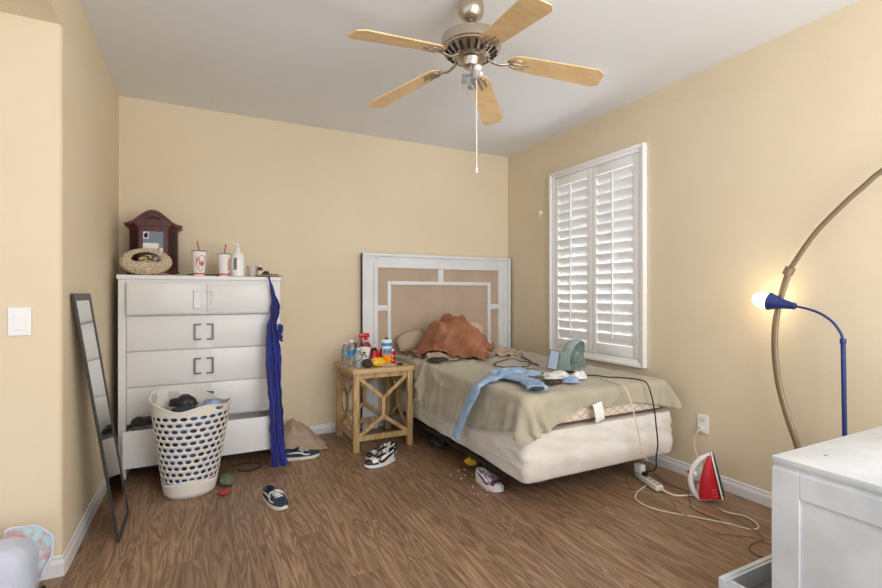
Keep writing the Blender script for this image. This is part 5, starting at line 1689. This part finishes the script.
# ================================================================== BLUE GOOSENECK LAMP
def k_(z): return 1.25 + (z - 1.25) * 1.0763
LX = 2.82
bl_ = thing('blue_floor_lamp', 'navy blue gooseneck floor lamp with a bare lit bulb behind the white chest', 'floor lamp', (LX, 1.162, 0))
b = MB(); b.lathe([(.098, .0), (.1, .006), (.095, .018), (.03, .026), (.016, .034), (.001, .035)], (LX, 1.165, 0), 36); b.build('base', M['lampblue'], bl_, smooth=40)
b = MB(); b.tube([(LX, 1.165, .03), (LX, 1.172, .6), (LX, 1.178, k_(1.03))], .0105, 12); b.build('pole', M['lampblue'], bl_, smooth=40)
b = MB(); b.lathe([(.012, 0), (.0135, .004), (.0135, .022), (.011, .026)], (LX, 1.178, k_(1.022)), 16); b.build('collar', M['lampblue'], bl_, smooth=40)
neck = [(LX, 1.178, k_(1.04)), (LX, 1.190, k_(1.075)), (LX, 1.222, k_(1.12)), (LX, 1.275, k_(1.158)), (LX, 1.34, k_(1.180)), (LX, 1.395, k_(1.190))]
b = MB(); b.tube(spline(neck, 8), .0062, 10); b.build('gooseneck', M['lampblue'], bl_, smooth=True)
hd0, hd1 = Vector((LX, 1.385, k_(1.188))), Vector((LX, 1.515, k_(1.212)))
dd = (hd1 - hd0).normalized(); mh = Vector((0, 0, 1)).rotation_difference(dd).to_matrix().to_4x4()
Lh = (hd1 - hd0).length
b = MB(); b.lathe([(.010, 0), (.018, .004), (.019, .02), (.024, .05), (.033, .09), (.050, Lh), (.045, Lh), (.028, .09), (.001, .07)], hd0, 28, mtx=mh, cap=False); b.build('lamp_shade', M['lampblue'], bl_, smooth=50)
b = MB(); b.lathe([(.014, -.05), (.018, -.03), (.030, -.012), (.041, .014), (.0445, .036), (.040, .060), (.026, .079), (.010, .087), (.001, .088)], hd1, 28, mtx=mh); b.build('bulb', M['bulb'], bl_, smooth=True)

# ================================================================== ARC LAMP
AX = 2.87
q_ = lambda y, z: (AX, y * 1.025, 1.25 + (z - 1.25) * 1.025)
ar = thing('arc_floor_lamp', 'tall bronze arc floor lamp curving up beside the right wall', 'floor lamp', (AX, 1.40, 0))
low = [(AX, 1.405, .03), q_(1.342, .30), q_(1.37, .454), q_(1.418, .601), q_(1.462, .782), q_(1.479, .998), q_(1.459, 1.19), q_(1.405, 1.38)]
upp = [q_(1.405, 1.38), q_(1.292, 1.555), q_(1.165, 1.692), q_(1.084, 1.765), q_(1.022, 1.818), q_(.85, 1.93), q_(.62, 2.02), q_(.40, 2.03), q_(.22, 1.97)]
low[0] = (AX, 1.33, .03)
b = MB(); b.tube(spline(low, 8), .0175, 12, flat=.7, up=(1, 0, 0)); b.build('lower_arc', M['brownarc'], ar, smooth=True)
b = MB(); b.tube(spline(upp, 8), .0135, 12, flat=.7, up=(1, 0, 0)); b.build('upper_arc', M['brownarc'], ar, smooth=True)
jt = Vector(q_(1.405, 1.38)); dn = (Vector(upp[1]) - Vector(low[-2])).normalized()
b = MB(); b.tube([jt - dn * .03, jt + dn * .012], .025, 12); b.tube([jt + Vector((-.02, .0, 0)), jt + Vector((-.034, 0, 0))], .008, 8); b.build('joint_sleeve', M['brownarc'], ar, smooth=40)
b = MB(); b.lathe([(.088, 0), (.09, .006), (.086, .026), (.02, .032), (.001, .033)], (AX, 1.36, 0), 32); b.build('base', M['brownarc'], ar, smooth=40)
b = MB(); e_ = Vector(q_(.22, 1.97)); b.lathe([(.014, .0), (.05, -.02), (.10, -.08), (.105, -.11), (.10, -.11), (.001, -.03)], e_, 24); b.build('lamp_shade', M['brownarc'], ar, smooth=40)

# ================================================================== FOREGROUND WHITE CHEST
CX0, CX1, CY0, CY1, CZ = 1.80, 2.66, .12, .962, .68
ct = thing('white_chest', 'scuffed white painted low chest in the right foreground with its bottom drawer open', 'chest', ((CX0 + CX1) / 2, .54, 0))
b = MB(); b.box(CX0, CX1, CY0, CY1, CZ - .028, CZ, bev=.006); b.build('top_board', M['chest'], ct, smooth=30)
b = MB()
z1 = CZ - .040
b.box(CX0 + .006, CX1 - .006, CY0 + .006, CY1 - .006, CZ - .041, CZ - .027)
for x in (CX0, CX1 - .024):
    b.box(x, x + .024, CY1 - .088, CY1 - .0, 0, z1, bev=.003); b.box(x, x + .024, CY0, CY0 + .088, 0, z1, bev=.003)
    b.box(x, x + .024, CY0 + .088, CY1 - .088, z1 - .085, z1, bev=.003); b.box(x, x + .024, CY0 + .088, CY1 - .088, .05, .13, bev=.003)
    b.box(x + .008, x + .018, CY0 + .08, CY1 - .08, .08, z1 - .08)
b.box(CX0 + .024, CX1 - .024, CY0, CY0 + .015, .05, z1)
for z in (.05, .255, .45):
    b.box(CX0 + .024, CX1 - .024, CY0 + .015, CY1 - .02, z - .006, z)
b.build('carcass', M['chest'], ct)
for z0, z1_, out in ((.452, .632, 0), (.258, .445, 0), (.052, .14, .20)):
    b = MB(); y = CY1 + out
    xa, xb = CX0 + .026, CX1 - .026
    if out: xa, xb = CX0 + .010, CX1 - .026
    b.box(xa, xb, y - .020, y - .001, z0, z1_, bev=.003)
    if out:
        b.box(xa, xb, y - .030, y - .020, z0, z1_ - .006)
    b.box(xa + .03 if out else xa + .01, xa + .042 if out else xa + .022, y - .42, y - .03, z0 + .004, z1_ - .01); b.box(xb - .022, xb - .01, y - .42, y - .03, z0 + .004, z1_ - .01)
    d = b.build('drawer', M['chest'], ct)
    b = MB(); b.box(xa + .042 if out else xa + .022, xb - .022, y - .42, y - .03, z0 + .004, z0 + .012); b.build('drawer_bottom', M['greyin'], d)
    b = MB()
    for x in (xa + .2, xb - .2):
        b.lathe([(.006, 0), (.006, .012), (.015, .018), (.015, .024), (.001, .027)], (x, y - .001, (z0 + z1_) / 2), 14, mtx=Matrix.Rotation(-PI / 2, 4, 'X'))
    b.build('knob', M['pewter'], d, smooth=40)
b = MB(); b.ell((1.965, .872, CZ + .0004), (.010, .005, .0005), 8, 4)
for (y, z) in ():
    b.ell((CX0 + (.0078 if y < .87 else -.0002), y, z), (.0006, .006, .003), 8, 4)
b.build('chip_mark', M['greyfoam'], ct)

# ================================================================== BACKPACK bottom left
bp_ = thing('backpack', 'pastel blue backpack with an open aqua lined pocket on the floor at bottom left', 'backpack', (-.68, 2.33, 0))
b = MB()
def bpf(q, d):
    e = .55
    v = Vector((math.copysign(abs(d.x) ** e, d.x) * .128, math.copysign(abs(d.y) ** .6, d.y) * .105, math.copysign(abs(d.z) ** (.75 if d.z > 0 else .5), d.z) * .142))
    return v * (1 + .05 * ns(d.x * 2, d.y * 2, d.z * 2, 2))
b.ell((-.705, 2.37, .155), (.15, .11, .13), 36, 22, fn=bpf); b.build('bag_body', M['bagblue'], bp_, smooth=True)
b = MB()
b.ell((-.705, 2.285, .105), (.10, .05, .085), 28, 16, fn=lambda q, d: Vector((math.copysign(abs(d.x) ** .6, d.x) * .10, d.y * .052, math.copysign(abs(d.z) ** .6, d.z) * .085)) * (1 + .05 * ns(d.x, d.y, d.z, 4)))
b.build('front_pocket', M['bagblue'], bp_, smooth=True)
rimc = spline([(-.70, 2.46, .300), (-.65, 2.475, .310), (-.585, 2.46, .292), (-.545, 2.44, .262), (-.54, 2.41, .20), (-.565, 2.38, .13)], 6)
inc = spline([(-.70, 2.40, .282), (-.665, 2.40, .272), (-.63, 2.39, .245), (-.605, 2.375, .21), (-.59, 2.355, .165), (-.585, 2.345, .12)], 6)
NRr = len(rimc)
b = MB()
def pk(u, v):
    k = u * (NRr - 1); i0 = min(int(k), NRr - 2); f = k - i0
    a = rimc[i0].lerp(rimc[i0 + 1], f); c = inc[i0].lerp(inc[i0 + 1], f)
    p = c.lerp(a, v)
    bow = math.sin(PI * v) * .03
    return p + Vector((-.2, .7, -.6)) * bow + Vector((0, 0, .006 * math.sin(u * 22) * v))
b.grid(pk, 32, 12); o = b.build('open_pocket', M['bagin'], bp_, smooth=True, fixn=False); solidify(o, .003, 0)
b = MB(); b.tube([pk(k / 40, 1) for k in range(41)], .005, 8); b.build('pocket_trim', M['bagblue'], bp_, smooth=True)
b = MB(); b.tube([pk(k / 40, .03) + Vector((.004, -.004, .006)) for k in range(41)], .003, 6); b.build('zip_seam', M['navy'], bp_, smooth=True)
b = MB()
for z, w_ in ((.20, .07), (.145, .05)):
    b.tube([Vector((-.745 + w_ * t, 2.37 - .119 * math.sqrt(max(0, 1 - ((-.04 + w_ * t) / .14) ** 2)), z + .03 * (1 - t * t))) for t in np.linspace(-.6, 1, 14)], .004, 6)
b.build('piping', M['navy'], bp_, smooth=True)
b = MB(); b.ell((-.553, 2.345, .058), (.016, .032, .055), 16, 12)
tag(b.build('black_slipper', M['black'], org=(-.553, 2.345, .01), smooth=True), 'black rubber slipper standing on edge beside the backpack', 'slipper')
b = MB(); b.ell((-.80, 2.50, .25), (.05, .04, .06), 20, 12, fn=lambda q, d: q * (1 + .1 * ns(*q, 40)))
o = tag(b.build('pink_pouch', M['pink'], org=(-.80, 2.50, .19), smooth=True), 'hot pink pouch peeking out behind the backpack', 'pouch')

# care tag hanging from the mattress
b = MB(); b.grid(lambda u, v: Vector((2.095 + .075 * u + .02 * v, 2.118 - .010 * math.sin(v * 2.6) - .004 * math.sin(u * 6), .585 - .115 * v + .012 * u)), 8, 10)
tag(solidify(b.build('care_tag', M['paper'], org=(2.13, 2.11, .56), smooth=True, fixn=False), .0008, 0), 'white fabric care tag hanging on the mattress foot edge', 'tag')

# ================================================================== LIGHT
w = bpy.data.worlds.new('world'); scn.world = w; w.use_nodes = True
bg = w.node_tree.nodes['Background']; bg.inputs[0].default_value = (.93, .96, 1.0, 1); bg.inputs[1].default_value = 1.25
def area(name, loc, target, sx, sy, power, color=(1, 1, 1)):
    l = bpy.data.lights.new(name, 'AREA'); l.shape = 'RECTANGLE'; l.size = sx; l.size_y = sy; l.energy = power; l.color = color
    o = bpy.data.objects.new(name, l); COL.objects.link(o); o.location = loc
    o.rotation_euler = (Vector(target) - Vector(loc)).to_track_quat('-Z', 'Y').to_euler()
    return o
area('fill_light', (1.7, -1.2, 2.0), (1.15, 4.0, 1.1), 2.2, 1.8, 78, (1, .985, .97))  # added fill behind the camera, not a lamp of the room
area('ceiling_fill', (1.2, -1.1, .4), (1.2, -1.0, 2.74), 3.0, 1.2, 62, (1, .99, .98))  # added up-facing fill to brighten the ceiling, no real source there
area('window_daylight', (3.55, 3.0, .45), (2.98, 3.0, 1.65), 1.1, .5, 320, (.95, .98, 1))

# ================================================================== CAMERA
cam = bpy.data.cameras.new('camera'); co = bpy.data.objects.new('camera', cam); COL.objects.link(co)
cam.sensor_width = 36; cam.lens = 472 * 36 / 882; cam.clip_start = .05
co.location = (0, 0, 1.25)
co.rotation_euler = (PI / 2, 0, -math.radians(26.9))
scn.camera = co
scn.view_settings.view_transform = 'Standard'
scn.view_settings.look = 'None'
scn.view_settings.exposure = 0
scn.cycles.max_bounces = 8
scn.cycles.diffuse_bounces = 5
scn.cycles.use_denoising = True
